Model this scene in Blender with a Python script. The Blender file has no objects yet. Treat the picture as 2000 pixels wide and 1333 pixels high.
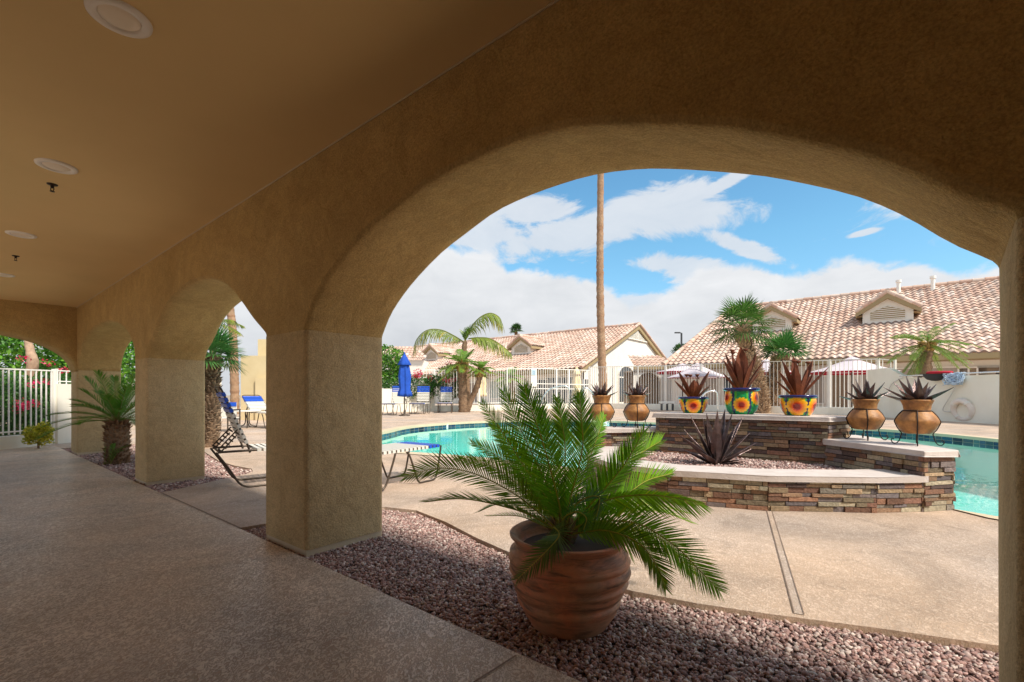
import bpy, math, random
from mathutils import Vector, noise as mnoise
from mathutils.geometry import tessellate_polygon
random.seed(7)
R = math.radians
H = 1.15; F = 898.0; CX = 1000.0; CY = 771.0
A = math.atan2(1115.5, 898)
U = Vector((-math.sin(A), math.cos(A), 0)); V = Vector((math.cos(A), math.sin(A), 0)); Z = Vector((0, 0, 1))
S = bpy.context.scene; COL = S.collection
def G(px, py, z=0.0):
    Y = (H - z) * F / (py - CY); return Vector(((px - CX) / F * Y, Y, z))
def P(px, py, Y): return Vector(((px - CX) / F * Y, Y, H + (CY - py) / F * Y))
def W(u, v, z=0.0): return U * u + V * v + Z * z
def lerp(a, b, t): return a + (b - a) * t
def rnd(a, b): return random.uniform(a, b)

# ------------------------------------------------------------------ materials
def nt(name):
    m = bpy.data.materials.new(name); m.use_nodes = True; t = m.node_tree; t.nodes.clear()
    o = t.nodes.new('ShaderNodeOutputMaterial'); return m, t, o
def N(t, kind, **kw):
    n = t.nodes.new(kind)
    for k, v in kw.items():
        if k.startswith('i_'): n.inputs[k[2:].replace('_', ' ')].default_value = v
        else: setattr(n, k, v)
    return n
def mix(t, fac, a, b, mode='MIX'):
    n = t.nodes.new('ShaderNodeMix'); n.data_type = 'RGBA'; n.blend_type = mode
    for s, v in ((n.inputs[0], fac), (n.inputs[6], a), (n.inputs[7], b)):
        if hasattr(v, 'is_linked') or hasattr(v, 'links'): t.links.new(v, s)
        elif isinstance(v, (int, float)): s.default_value = v
        else: s.default_value = (*v[:3], 1)
    return n.outputs[2]
def ramp(t, fac, stops):
    n = t.nodes.new('ShaderNodeValToRGB'); t.links.new(fac, n.inputs[0])
    e = n.color_ramp.elements
    while len(e) < len(stops): e.new(0.5)
    for k, (p, c) in enumerate(stops):
        e[k].position = p; e[k].color = (*((c, c, c) if isinstance(c, (int, float)) else c[:3]), 1)
    return n.outputs[0]
def noise(t, scale, detail=4, rough=.55, dist=0, coord='Object', stretch=None):
    tc = t.nodes.new('ShaderNodeTexCoord'); src = tc.outputs[coord]
    if stretch:
        mp = t.nodes.new('ShaderNodeMapping'); mp.inputs['Scale'].default_value = stretch
        t.links.new(src, mp.inputs[0]); src = mp.outputs[0]
    n = N(t, 'ShaderNodeTexNoise'); t.links.new(src, n.inputs['Vector'])
    n.inputs['Scale'].default_value = scale; n.inputs['Detail'].default_value = detail
    n.inputs['Roughness'].default_value = rough; n.inputs['Distortion'].default_value = dist
    return n.outputs['Fac']
def M(name, c, c2=None, scale=4, rough=.8, bump=0, bscale=40, metal=0, attr=None, spec=.4, transl=0, fine=None, bdist=.02, stretch=None, coat=0):
    m, t, o = nt(name); b = N(t, 'ShaderNodeBsdfPrincipled')
    b.inputs['Roughness'].default_value = rough; b.inputs['Metallic'].default_value = metal
    b.inputs['Specular IOR Level'].default_value = spec; b.inputs['Coat Weight'].default_value = coat
    colr = None
    if attr:
        a = N(t, 'ShaderNodeAttribute', attribute_name='tint'); colr = a.outputs['Color']
        if c: colr = mix(t, 1.0, colr, c, 'MULTIPLY')
    if c2:
        f = ramp(t, noise(t, scale, stretch=stretch), [(.3, 0.0), (.7, 1.0)])
        colr = mix(t, f, c, c2) if colr is None else mix(t, 1.0, colr, mix(t, f, (1, 1, 1), c2), 'MULTIPLY')
    if fine:
        f = ramp(t, noise(t, fine[0], 3), [(.35, 0.0), (.65, 1.0)])
        colr = mix(t, f, colr if colr is not None else c, mix(t, 1.0, colr if colr is not None else c, (fine[1],) * 3, 'MULTIPLY'))
    if colr is None: b.inputs['Base Color'].default_value = (*c, 1)
    else: t.links.new(colr, b.inputs['Base Color'])
    if bump:
        bn = N(t, 'ShaderNodeBump'); bn.inputs['Strength'].default_value = bump; bn.inputs['Distance'].default_value = bdist
        t.links.new(noise(t, bscale, 6, .6), bn.inputs['Height']); t.links.new(bn.outputs[0], b.inputs['Normal'])
    if transl:
        tr = N(t, 'ShaderNodeBsdfTranslucent')
        if colr is None: tr.inputs[0].default_value = (*c, 1)
        else: t.links.new(colr, tr.inputs[0])
        ms = N(t, 'ShaderNodeMixShader'); ms.inputs[0].default_value = transl
        t.links.new(b.outputs[0], ms.inputs[1]); t.links.new(tr.outputs[0], ms.inputs[2]); t.links.new(ms.outputs[0], o.inputs[0])
    else: t.links.new(b.outputs[0], o.inputs[0])
    return m

def stucco(name, c, c2):
    m, t, o = nt(name); b = N(t, 'ShaderNodeBsdfPrincipled'); b.inputs['Roughness'].default_value = .93
    b.inputs['Specular IOR Level'].default_value = .15
    big = ramp(t, noise(t, 1.3, 6, .65, .6), [(.32, 0.0), (.68, 1.0)])
    c_ = mix(t, big, c, c2)
    st = ramp(t, noise(t, 5.0, 8, .7, 1.2), [(.46, 1.0), (.56, .78), (.64, 1.0)])
    c_ = mix(t, .55, c_, mix(t, 1.0, c_, st, 'MULTIPLY'))
    gr = ramp(t, noise(t, 95, 4, .75), [(.3, .55), (.62, 1.12)])
    c_ = mix(t, .8, c_, mix(t, 1.0, c_, gr, 'MULTIPLY'))
    t.links.new(c_, b.inputs['Base Color'])
    b1 = N(t, 'ShaderNodeBump'); b1.inputs['Strength'].default_value = .7; b1.inputs['Distance'].default_value = .014
    t.links.new(noise(t, 85, 4, .7), b1.inputs['Height'])
    b2 = N(t, 'ShaderNodeBump'); b2.inputs['Strength'].default_value = .5; b2.inputs['Distance'].default_value = .055
    t.links.new(noise(t, 6, 5, .55, .5), b2.inputs['Height']); t.links.new(b1.outputs[0], b2.inputs['Normal'])
    t.links.new(b2.outputs[0], b.inputs['Normal']); t.links.new(b.outputs[0], o.inputs[0]); return m

def lace_concrete(name, c, c2, rough, str_):
    # knock-down textured acrylic deck: flat-topped splotches, stretched slightly
    m, t, o = nt(name); b = N(t, 'ShaderNodeBsdfPrincipled'); b.inputs['Specular IOR Level'].default_value = .35
    n1 = noise(t, 30, 7, .66, 1.8, stretch=(1.7, 1, 1))
    sp = ramp(t, n1, [(.46, 0.0), (.54, 1.0)])
    patch = ramp(t, noise(t, .9, 6, .65, .9), [(.3, .70), (.7, 1.16)])
    warm = ramp(t, noise(t, .55, 3, .5), [(.35, (1.04, .98, .90)), (.65, (.97, 1.0, 1.04))])
    vis = ramp(t, noise(t, 1.1, 3), [(.35, .0), (.65, 1.0)])
    cc = mix(t, sp, mix(t, vis, c, tuple(x * str_ for x in c)), c2)
    cc = mix(t, 1.0, cc, patch, 'MULTIPLY'); cc = mix(t, 1.0, cc, warm, 'MULTIPLY')
    stn = ramp(t, noise(t, 1.7, 5, .6, 1.5), [(.60, 1.0), (.68, .82), (.74, .95)]); cc = mix(t, 1.0, cc, stn, 'MULTIPLY')
    pit = ramp(t, noise(t, 70, 2, .5), [(.22, .75), (.27, 1.0)]); cc = mix(t, 1.0, cc, pit, 'MULTIPLY')
    fn = ramp(t, noise(t, 260, 2), [(.3, .9), (.7, 1.08)]); cc = mix(t, 1.0, cc, fn, 'MULTIPLY')
    t.links.new(cc, b.inputs['Base Color'])
    rr = ramp(t, sp, [(0, rough + .15), (1, rough)]); t.links.new(rr, b.inputs['Roughness'])
    bn = N(t, 'ShaderNodeBump'); bn.inputs['Strength'].default_value = .7; bn.inputs['Distance'].default_value = .004
    t.links.new(sp, bn.inputs['Height']); t.links.new(bn.outputs[0], b.inputs['Normal'])
    t.links.new(b.outputs[0], o.inputs[0]); return m

def water_mat():
    m, t, o = nt('pool_water')
    tr = N(t, 'ShaderNodeBsdfTransparent'); tr.inputs[0].default_value = (.62, .93, .91, 1)
    gl = N(t, 'ShaderNodeBsdfGlossy'); gl.inputs['Roughness'].default_value = .02; gl.inputs[0].default_value = (1, 1, 1, 1)
    bn = N(t, 'ShaderNodeBump'); bn.inputs['Strength'].default_value = .35; bn.inputs['Distance'].default_value = .012
    t.links.new(noise(t, 1.7, 3, .5, .6), bn.inputs['Height'])
    fr = N(t, 'ShaderNodeFresnel'); fr.inputs[0].default_value = 1.33
    t.links.new(bn.outputs[0], gl.inputs['Normal']); t.links.new(bn.outputs[0], fr.inputs['Normal'])
    ms = N(t, 'ShaderNodeMixShader'); t.links.new(fr.outputs[0], ms.inputs[0])
    t.links.new(tr.outputs[0], ms.inputs[1]); t.links.new(gl.outputs[0], ms.inputs[2]); t.links.new(ms.outputs[0], o.inputs[0]); return m
def glass_mat(name, c):
    return M(name, c, rough=.08, spec=.8)

MT = {}
MT['stucco'] = stucco('arcade_stucco', (.64, .44, .19), (.50, .335, .135))
MT['pillar'] = stucco('pillar_stucco', (.67, .50, .275), (.55, .40, .21))
MT['ceiling'] = M('ceiling_paint', (.76, .545, .26), (.70, .50, .235), .8, .9, .25, 150, bdist=.003)
MT['floor'] = lace_concrete('walkway_concrete', (.56, .405, .30), (.78, .64, .52), .30, .72)
MT['deck'] = lace_concrete('pool_deck_concrete', (.52, .385, .29), (.60, .465, .365), .75, .88)
MT['coping'] = M('deck_coping', (.62, .49, .33), (.55, .43, .29), 3, .8, .2, 60)
MT['dirt'] = M('bed_soil', (.12, .08, .065), (.08, .05, .045), 8, .95)
MT['earth'] = M('far_earth', (.36, .29, .22), (.30, .24, .17), .2, .95)
MT['gravel'] = M('pink_gravel', (1, 1, 1), attr=1, rough=.85, fine=(120, .75))
MT['stone'] = M('ledge_stone', (1, 1, 1), attr=1, rough=.82, bump=.8, bscale=55, fine=(38, .68), bdist=.015)
MT['cap'] = M('cast_cap', (.62, .54, .49), (.53, .45, .40), 7, .75, .3, 50)
MT['capside'] = MT['cap']
MT['tint'] = M('leaf', (1.35, 1.4, 1.1), attr=1, rough=.5, transl=.35)
MT['frond'] = M('sago_leaf', (1.6, 1.6, 1.1), attr=1, rough=.42, transl=.42, spec=.28)
MT['trunk'] = M('palm_bark', (.30, .19, .11), (.15, .09, .055), 9, .95, .9, 22, bdist=.05)
MT['talltrunk'] = M('tall_palm_bark', (1, 1, 1), attr=1, rough=.95, bump=.6, bscale=9, bdist=.05, fine=(6, .7))
MT['boots'] = M('palm_boots', (1, 1, 1), attr=1, rough=.9)
MT['clay'] = M('terracotta', (.54, .25, .07), (.30, .12, .04), 6, .5, .3, 24, fine=(16, .62))
MT['iron'] = M('dark_iron', (.035, .022, .018), rough=.5, metal=.6)
MT['agave'] = M('patina_steel', (.19, .15, .155), (.17, .10, .08), 9, .34, .2, 40, metal=.75, fine=(16, .55))
MT['rust'] = M('rusted_steel', (.245, .07, .028), (.13, .04, .022), 8, .6, .3, 60, metal=.25)
MT['talavera'] = M('glazed_pot', (1, 1, 1), attr=1, rough=.16, coat=.5)
MT['white'] = M('white_paint', (.86, .83, .76), rough=.5)
MT['wallwhite'] = M('cream_wall', (.88, .84, .73), (.78, .73, .61), 1.1, .9, .3, 60, stretch=(1, 1, .5))
MT['housewall'] = M('house_stucco', (.84, .80, .72), (.79, .75, .67), .8, .9)
MT['tanwall'] = M('tan_wall', (.68, .55, .33), (.62, .49, .28), 1.5, .9)
MT['fascia'] = M('fascia_paint', (.36, .27, .14), rough=.7)
MT['tile'] = M('roof_tile', (1, 1, 1), (.76, .73, .71), .35, attr=1, rough=.85, fine=(9, .82))
MT['glass'] = glass_mat('window_glass', (.03, .035, .035))
MT['blind'] = M('window_blind', (.40, .45, .40), rough=.5)
MT['shade'] = M('roller_shade', (.42, .36, .31), rough=.8)
MT['door'] = M('door_paint', (.28, .20, .13), rough=.6)
MT['tube'] = M('bronze_tube', (.10, .075, .055), rough=.4, metal=.5)
MT['vinylw'] = M('white_vinyl', (.74, .70, .62), rough=.4)
MT['vinylb'] = M('blue_vinyl', (.02, .10, .58), rough=.35)
MT['bluecloth'] = M('blue_canvas', (.012, .085, .48), (.008, .06, .36), 6, .8)
MT['canopy'] = M('white_canopy', (.76, .68, .73), rough=.8, transl=.25)
MT['redcloth'] = M('red_canvas', (.42, .012, .03), rough=.8)
MT['yellow'] = M('yellow_canvas', (.80, .52, .14), (.82, .76, .6), 7, .8, stretch=(1, 1, 6))
MT['chrome'] = M('steel_rail', (.75, .74, .72), rough=.22, metal=.8)
MT['plaster'] = M('pool_plaster', (.33, .74, .70), (.27, .67, .65), .8, .8)
MT['pooltile'] = M('pool_tile', (1, 1, 1), attr=1, rough=.15)
MT['water'] = water_mat()
MT['trim'] = M('light_trim', (.88, .82, .74), rough=.4)
MT['lens'] = M('light_lens', (.90, .78, .62), rough=.3)
MT['groove'] = M('joint_filler', (.24, .17, .125), rough=.9)
MT['net'] = M('net_mesh', (.05, .05, .055), rough=.9)
MT['rope'] = M('blue_rope', (.30, .50, .72), (.75, .8, .85), 60, .8)
MT['palerope'] = M('pale_rope', (.62, .58, .52), rough=.9)
MT['ring'] = M('ring_foam', (.80, .72, .64), (.72, .62, .54), 4, .6)
MT['signblue'] = M('sign_face', (.55, .70, .74), rough=.5)
MT['ink'] = M('sign_ink', (.08, .2, .35), rough=.6)
MT['grey'] = M('dark_grey_metal', (.05, .055, .06), rough=.6)

# ------------------------------------------------------------------ mesh builder
def wl(o):
    p = Vector((0, 0, 0))
    while o is not None: p += o.location; o = o.parent
    return p
def tag(o, label=None, cat=None, group=None, kind=None):
    if label: o['label'] = label
    if cat: o['category'] = cat
    if group: o['group'] = group
    if kind: o['kind'] = kind
    return o
def empty(name, loc, label=None, cat=None, group=None, rz=0):
    o = bpy.data.objects.new(name, None); COL.objects.link(o); o.location = Vector(loc); o.rotation_euler.z = rz
    o.empty_display_size = .1
    return tag(o, label, cat, group)
class MB:
    def __init__(s): s.v = []; s.f = []; s.c = []; s.sm = []; s.cur = (1, 1, 1)
    def add(s, vs, fs, smooth=False, col=None):
        n = len(s.v); s.v.extend(tuple(x) for x in vs); c = col or s.cur
        if isinstance(c, list): s.c.extend(c)
        else: s.c.extend([c] * len(vs))
        for f in fs: s.f.append(tuple(i + n for i in f)); s.sm.append(smooth)
    def quad(s, a, b, c, d, col=None): s.add([a, b, c, d], [(0, 1, 2, 3)], col=col)
    def box(s, c, sx, sy, sz, ax=None, ay=None, az=None, col=None):
        c = Vector(c); ax = (ax or Vector((1, 0, 0))) * sx / 2; ay = (ay or Vector((0, 1, 0))) * sy / 2; az = (az or Z) * sz / 2
        vs = [c + ax * i + ay * j + az * k for k in (-1, 1) for j in (-1, 1) for i in (-1, 1)]
        s.add(vs, [(0, 2, 3, 1), (4, 5, 7, 6), (0, 1, 5, 4), (2, 6, 7, 3), (0, 4, 6, 2), (1, 3, 7, 5)], col=col)
    def tube(s, pts, r, n=8, col=None, caps=True, smooth=True):
        pts = [Vector(p) for p in pts]; k = len(pts); rs = r if isinstance(r, (list, tuple)) else [r] * k
        up = None; vs = []
        for i, p in enumerate(pts):
            d = (pts[min(i + 1, k - 1)] - pts[max(i - 1, 0)])
            d = d.normalized() if d.length > 1e-9 else Z
            if up is None:
                up = Vector((1, 0, 0)) if abs(d.x) < .8 else Vector((0, 1, 0))
            x = d.cross(up).normalized(); y = x.cross(d).normalized(); up = y
            for j in range(n):
                a = 2 * math.pi * j / n; vs.append(p + (x * math.cos(a) + y * math.sin(a)) * rs[i])
        fs = [(i * n + j, i * n + (j + 1) % n, (i + 1) * n + (j + 1) % n, (i + 1) * n + j) for i in range(k - 1) for j in range(n)]
        s.add(vs, fs, smooth, col)
        if caps:
            s.add(vs[:n], [tuple(range(n))], False, col if not isinstance(col, list) else col[:n]); s.add(vs[-n:], [tuple(range(n - 1, -1, -1))], False, col if not isinstance(col, list) else col[-n:])
    def lathe(s, prof, c, n=32, colf=None, wob=None):
        c = Vector(c); vs = []; cs = []
        for (r, z) in prof:
            for j in range(n):
                a = 2 * math.pi * j / n; rr = r * (1 + (wob(a, z) if wob else 0))
                vs.append(c + Vector((rr * math.cos(a), rr * math.sin(a), z)))
                if colf: cs.append(colf(a, z, r))
        k = len(prof)
        fs = [(i * n + j, i * n + (j + 1) % n, (i + 1) * n + (j + 1) % n, (i + 1) * n + j) for i in range(k - 1) for j in range(n)]
        s.add(vs, fs, True, cs if colf else None)
    def build(s, name, mat, parent=None, label=None, cat=None, group=None, kind=None, base=None):
        if parent is not None: org = wl(parent)
        elif base is not None: org = Vector(base)
        else:
            xs = [p[0] for p in s.v]; ys = [p[1] for p in s.v]; zs = [p[2] for p in s.v]
            org = Vector(((min(xs) + max(xs)) / 2, (min(ys) + max(ys)) / 2, min(zs)))
        me = bpy.data.meshes.new(name)
        me.from_pydata([(p[0] - org.x, p[1] - org.y, p[2] - org.z) for p in s.v], [], s.f)
        me.polygons.foreach_set('use_smooth', s.sm)
        ca = me.color_attributes.new('tint', 'FLOAT_COLOR', 'POINT')
        flat = []
        for c in s.c: flat.extend((c[0], c[1], c[2], 1.0))
        ca.data.foreach_set('color', flat)
        me.materials.append(MT[mat] if isinstance(mat, str) else mat); me.update()
        o = bpy.data.objects.new(name, me); COL.objects.link(o)
        if parent is not None: o.parent = parent
        else: o.location = org
        return tag(o, label, cat, group, kind)
def bevel(o, w, seg=2):
    m = o.modifiers.new('b', 'BEVEL'); m.width = w; m.segments = seg; m.limit_method = 'ANGLE'; m.angle_limit = R(40)
    for p in o.data.polygons: p.use_smooth = True
    o.modifiers.new('n', 'WEIGHTED_NORMAL')
    return o
KIDS = {}
def copy_tree(o, parent=None):
    c = o.copy(); COL.objects.link(c)
    if parent is not None: c.parent = parent
    for ch in list(o.children): copy_tree(ch, c)
    return c
def cr(pts, n):
    pts = [Vector(p) for p in pts]; P_ = [pts[0] * 2 - pts[1]] + pts + [pts[-1] * 2 - pts[-2]]; out = []
    seg = len(pts) - 1
    for i in range(n + 1):
        x = i / n * seg; k = min(int(x), seg - 1); t = x - k
        a, b, c, d = P_[k:k + 4]
        out.append(.5 * ((2 * b) + (c - a) * t + (2 * a - 5 * b + 4 * c - d) * t * t + (3 * b - 3 * c + d - a) * t ** 3))
    return out
def prism(mb, poly, z0, z1, top=True, bottom=False, col=None, holes=()):
    loops = [[Vector((p[0], p[1], 0)) for p in poly]] + [[Vector((p[0], p[1], 0)) for p in h] for h in holes]
    flat = [p for l in loops for p in l]
    tris = tessellate_polygon(loops)
    if top: mb.add([(p.x, p.y, z1) for p in flat], [t if (flat[t[1]] - flat[t[0]]).cross(flat[t[2]] - flat[t[0]]).z > 0 else t[::-1] for t in tris], col=col)
    if bottom: mb.add([(p.x, p.y, z0) for p in flat], tris, col=col)
    for l in loops:
        n = len(l)
        for i in range(n):
            a, b = l[i], l[(i + 1) % n]
            mb.add([(a.x, a.y, z0), (b.x, b.y, z0), (b.x, b.y, z1), (a.x, a.y, z1)], [(0, 1, 2, 3)], col=col)

# ------------------------------------------------------------------ plants
def shade(c, k): return (c[0] * k, c[1] * k, c[2] * k)
def feather(mb, pts, L, n=50, w=.006, up=Z, vee=R(25), ang=R(55), droop=.25, col=(.05, .13, .02), rib=(.16, .17, .04), rr=.006, start=.12, tipc=None, jit=.1, side=(1, 1), res=3):
    c = cr(pts, n); m = len(c)
    mb.tube(c, [lerp(rr, rr * .3, i / (m - 1)) for i in range(m)], 5, rib)
    seg = (c[1] - c[0]).length
    for i in range(m):
        t = i / (m - 1)
        if t < start: continue
        T = (c[min(i + 1, m - 1)] - c[max(i - 1, 0)]).normalized()
        Sd = T.cross(up);
        if Sd.length < .05: Sd = T.cross(Vector((0, -1, .1)))
        Sd.normalize(); Nn = Sd.cross(T)
        q = (t - start) / (1 - start); prof = min(1, .35 + q * 3.2) * (1 - max(0, (q - .6) / .4) ** 1.6 * .62)
        for sg in (-1, 1):
            l = L * prof * rnd(1 - jit, 1 + jit) * side[0 if sg < 0 else 1]
            a = ang * (1 - .45 * q ** 2) + rnd(-.07, .07); ve = vee + rnd(-.08, .08)
            D = T * math.cos(a) + (Sd * sg * math.cos(ve) + Nn * math.sin(ve)) * math.sin(a)
            p0 = c[i]; k = shade(col, rnd(.72, 1.3))
            if random.random() < .06: k = (k[0] * 1.9, k[1] * 1.25, k[2])
            tc = tipc if tipc else ((.30, .22, .08) if random.random() < .14 else k)
            W_ = T * w / 2 if abs(D.dot(T)) < .93 else Nn.cross(D).normalized() * w / 2
            pr = p0; vs = [p0 - W_ * .7, p0 + W_ * .7]; cs = [k, k]
            d = D.copy()
            for j in range(1, res + 1):
                d = (d - Z * droop * (j / res) ** 1.2).normalized(); pr = pr + d * l / res
                if j < res: vs += [pr - W_ * (1.15 if j == 1 else .8), pr + W_ * (1.15 if j == 1 else .8)]; cs += [k, k]
                else: vs.append(pr); cs.append(tc)
            fs = [(2 * j, 2 * j + 1, 2 * j + 3, 2 * j + 2) for j in range(res - 1)] + [(2 * res - 2, 2 * res - 1, 2 * res)]
            mb.add(vs, fs, False, cs)
def arcpts(base, dirxy, length, rise, drop, bend=0):
    # an arching frond: leaves the crown upward, bends over and hangs
    d = Vector((dirxy[0], dirxy[1], 0)); pts = []
    for t in (0, .25, .5, .75, 1.0):
        pts.append(Vector(base) + d * length * (t - .12 * t ** 3) + Z * (rise * math.sin(min(t, 1) * math.pi * .62) * 1.05 - drop * t ** 2.2))
    return pts
def crown(mb, c, nf, length, L, col, seed=1, elev=(-.3, 1.1), n=26, w=.03, droop=.5, tipc=None, rr=.015, bias=None):
    random.seed(seed)
    for k in range(nf):
        a = 2 * math.pi * k / nf * 2.618 + rnd(-.3, .3); e = lerp(elev[1], elev[0], k / nf) + rnd(-.1, .1); l = length * rnd(.8, 1.1)
        dx, dy = math.cos(a) * math.cos(e), math.sin(a) * math.cos(e)
        pts = [Vector(c) + Vector((dx * l * t, dy * l * t, math.sin(e) * l * t - l * (.42 if e > 0 else .25) * t * t * max(.35, math.cos(e)))) for t in (0, .3, .6, .85, 1)]
        feather(mb, pts, L, n, w, Z, R(12), R(52), droop, col, rr=rr, tipc=tipc if k > nf * .55 else None, res=2)
def fanleaf(mb, c, d, up, pet, r, col, nseg=22, spread=R(125), w=.05, tipc=None, sag=.2):
    d = Vector(d).normalized(); c = Vector(c); e = c + d * pet
    Sd = d.cross(up); Sd = Sd.normalized() if Sd.length > .05 else Vector((1, 0, 0)); Nn = Sd.cross(d).normalized()
    mb.tube([c, lerp(c, e, .5) - Z * 0, e], [w * .35, w * .25, w * .2], 4, shade(col, 1.3))
    for i in range(nseg):
        a = lerp(-spread, spread, i / (nseg - 1)) + rnd(-.03, .03)
        D = (d * math.cos(a) + Sd * math.sin(a)).normalized(); l = r * (1 - .28 * abs(a / spread) ** 2) * rnd(.92, 1.06)
        X = D.cross(Nn).normalized() * w / 2; k = shade(col, rnd(.65, 1.3)); z_ = Nn * (w * .35 if i % 2 else 0)
        p1 = e + D * l * .55 + z_ - Z * sag * l * .12; p2 = e + D * l - Z * sag * l * (.5 + rnd(0, .3))
        mb.add([e, p1 - X, p1 + X, lerp(p1, p2, .6) - X * .5, lerp(p1, p2, .6) + X * .5, p2], [(0, 1, 2), (1, 3, 4, 2), (3, 5, 4)], False, [k, k, k, k, k, tipc or k])
def fancrown(mb, c, nl, pet, r, col, seed, elev=(-.5, 1.3), w=.05, tipc=None, nseg=22):
    random.seed(seed)
    for k in range(nl):
        a = k * 2.399 + rnd(-.2, .2); e = lerp(elev[1], elev[0], (k / nl) ** .85)
        d = Vector((math.cos(a) * math.cos(e), math.sin(a) * math.cos(e), math.sin(e)))
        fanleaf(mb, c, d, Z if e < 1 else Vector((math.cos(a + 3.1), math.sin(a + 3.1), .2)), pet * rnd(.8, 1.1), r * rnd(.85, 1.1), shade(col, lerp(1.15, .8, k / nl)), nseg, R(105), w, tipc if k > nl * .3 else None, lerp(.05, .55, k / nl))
def ringtrunk(name, pts, r0, r1, parent, mat='trunk', rings=40, rough=.06, n=14, colf=None):
    mb = MB(); c = cr(pts, rings); rs = []; cs = []
    for i in range(len(c)):
        rs.append(lerp(r0, r1, i / (len(c) - 1)) * (1 + rough * math.sin(i * 2.4) + rnd(-rough, rough)))
    if colf:
        for i in range(len(c)): k = colf(i / (len(c) - 1)); cs += [k] * n
    mb.tube(c, rs, n, cs if colf else None); return mb.build(name, mat, parent)
def boots(mb, pts, r0, r1, rows, per, L, c1, c2, up=.5):
    # leaf-base stubs all round a palm trunk
    c = cr(pts, rows)
    for i, p in enumerate(c):
        r = lerp(r0, r1, i / rows)
        for j in range(per):
            a = 2 * math.pi * (j + (i % 2) * .5) / per + rnd(-.15, .15); o = Vector((math.cos(a), math.sin(a), 0))
            t = Vector((-math.sin(a), math.cos(a), 0)); kt = random.random(); k = tuple(lerp(c1[q], c2[q], kt) for q in range(3))
            b = p + o * r * .85; l = L * rnd(.6, 1.2); w = r * 1.6 * math.pi / per * .8
            tip = b + o * l * .75 + Z * l * up * rnd(.3, 1.4)
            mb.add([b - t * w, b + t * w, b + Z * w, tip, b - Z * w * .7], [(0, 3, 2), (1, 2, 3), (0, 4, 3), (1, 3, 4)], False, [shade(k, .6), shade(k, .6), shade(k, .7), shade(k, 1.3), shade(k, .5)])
def leaves(mb, blobs, n, size, cols, flat=.6):
    tot = sum(b[3] * b[4] * b[5] for b in blobs)
    for b in blobs:
        k = int(n * b[3] * b[4] * b[5] / tot)
        for _ in range(k):
            while True:
                x, y, z = rnd(-1, 1), rnd(-1, 1), rnd(-1, 1); d = x * x + y * y + z * z
                if d <= 1 and (d > .3 or random.random() < .4): break
            p = Vector((b[0] + x * b[3], b[1] + y * b[4], b[2] + z * b[5]))
            q = mnoise.noise(p * (1.6 / max(.3, b[5]))) * b[5] * .35; p += Vector((x, y, z)) * q
            if mnoise.noise(p * (2.4 / max(.4, b[5])) + Vector((9, 3, 5))) < -.28: continue
            a = Vector((rnd(-1, 1), rnd(-1, 1), rnd(-flat, 1))).normalized(); e = a.cross(Vector((rnd(-1, 1), rnd(-1, 1), rnd(-1, 1)))).normalized(); s = size * rnd(.6, 1.4)
            c = random.choice(cols); c = shade(c, rnd(.7, 1.3))
            mb.add([p, p + (a + e * .5) * s * .5, p + a * s, p + (a - e * .5) * s * .5], [(0, 1, 2, 3)], False, c)

# ------------------------------------------------------------------ arcade (walkway building)
V0, V1, SP, CEIL = 1.652, 2.320, 1.62, 2.835
arc = empty('arcade_building', W(4, 1.98), 'brown stucco arcade whose arched pillars and ceiling frame the walkway and pool', 'arcade')
A1 = [(3.243, 1.62), (3.225, 1.655), (3.13, 1.79), (2.99, 1.915), (2.80, 2.035), (2.52, 2.165), (2.26, 2.245), (2.0, 2.315), (1.75, 2.345), (1.5, 2.352), (1.25, 2.34), (1.0, 2.295), (.8, 2.235), (.6, 2.16), (.42, 2.085), (.25, 1.995), (.07, 1.89), (-.05, 1.80), (-.17, 1.685), (-.265, 1.615), (-.285, 1.585)]
def ell(u0, u1, rise=.70, z=SP, n=22, p=1.0):
    return [((u0 + u1) / 2 - (u1 - u0) / 2 * math.cos(math.pi * k / n), z + rise * math.sin(math.pi * k / n) ** p) for k in range(n + 1)][::-1]
A2 = [(7.366, 1.62), (7.35, 1.65), (7.25, 1.755), (7.06, 1.86), (6.73, 2.09), (6.42, 2.215), (6.1, 2.285), (5.8, 2.318), (5.56, 2.325), (5.3, 2.31), (5.1, 2.28), (4.74, 2.165), (4.44, 1.99), (4.17, 1.80), (4.0, 1.695), (3.925, 1.645), (3.914, 1.62)]
A3 = ell(7.92, 12.15); A0 = ell(-4.5, -.95)
def smooth_prof(p, n=44):
    q = cr([Vector((a, b, 0)) for a, b in p], n); return [(v.x, v.y) for v in q]
TOP = 3.2
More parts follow.
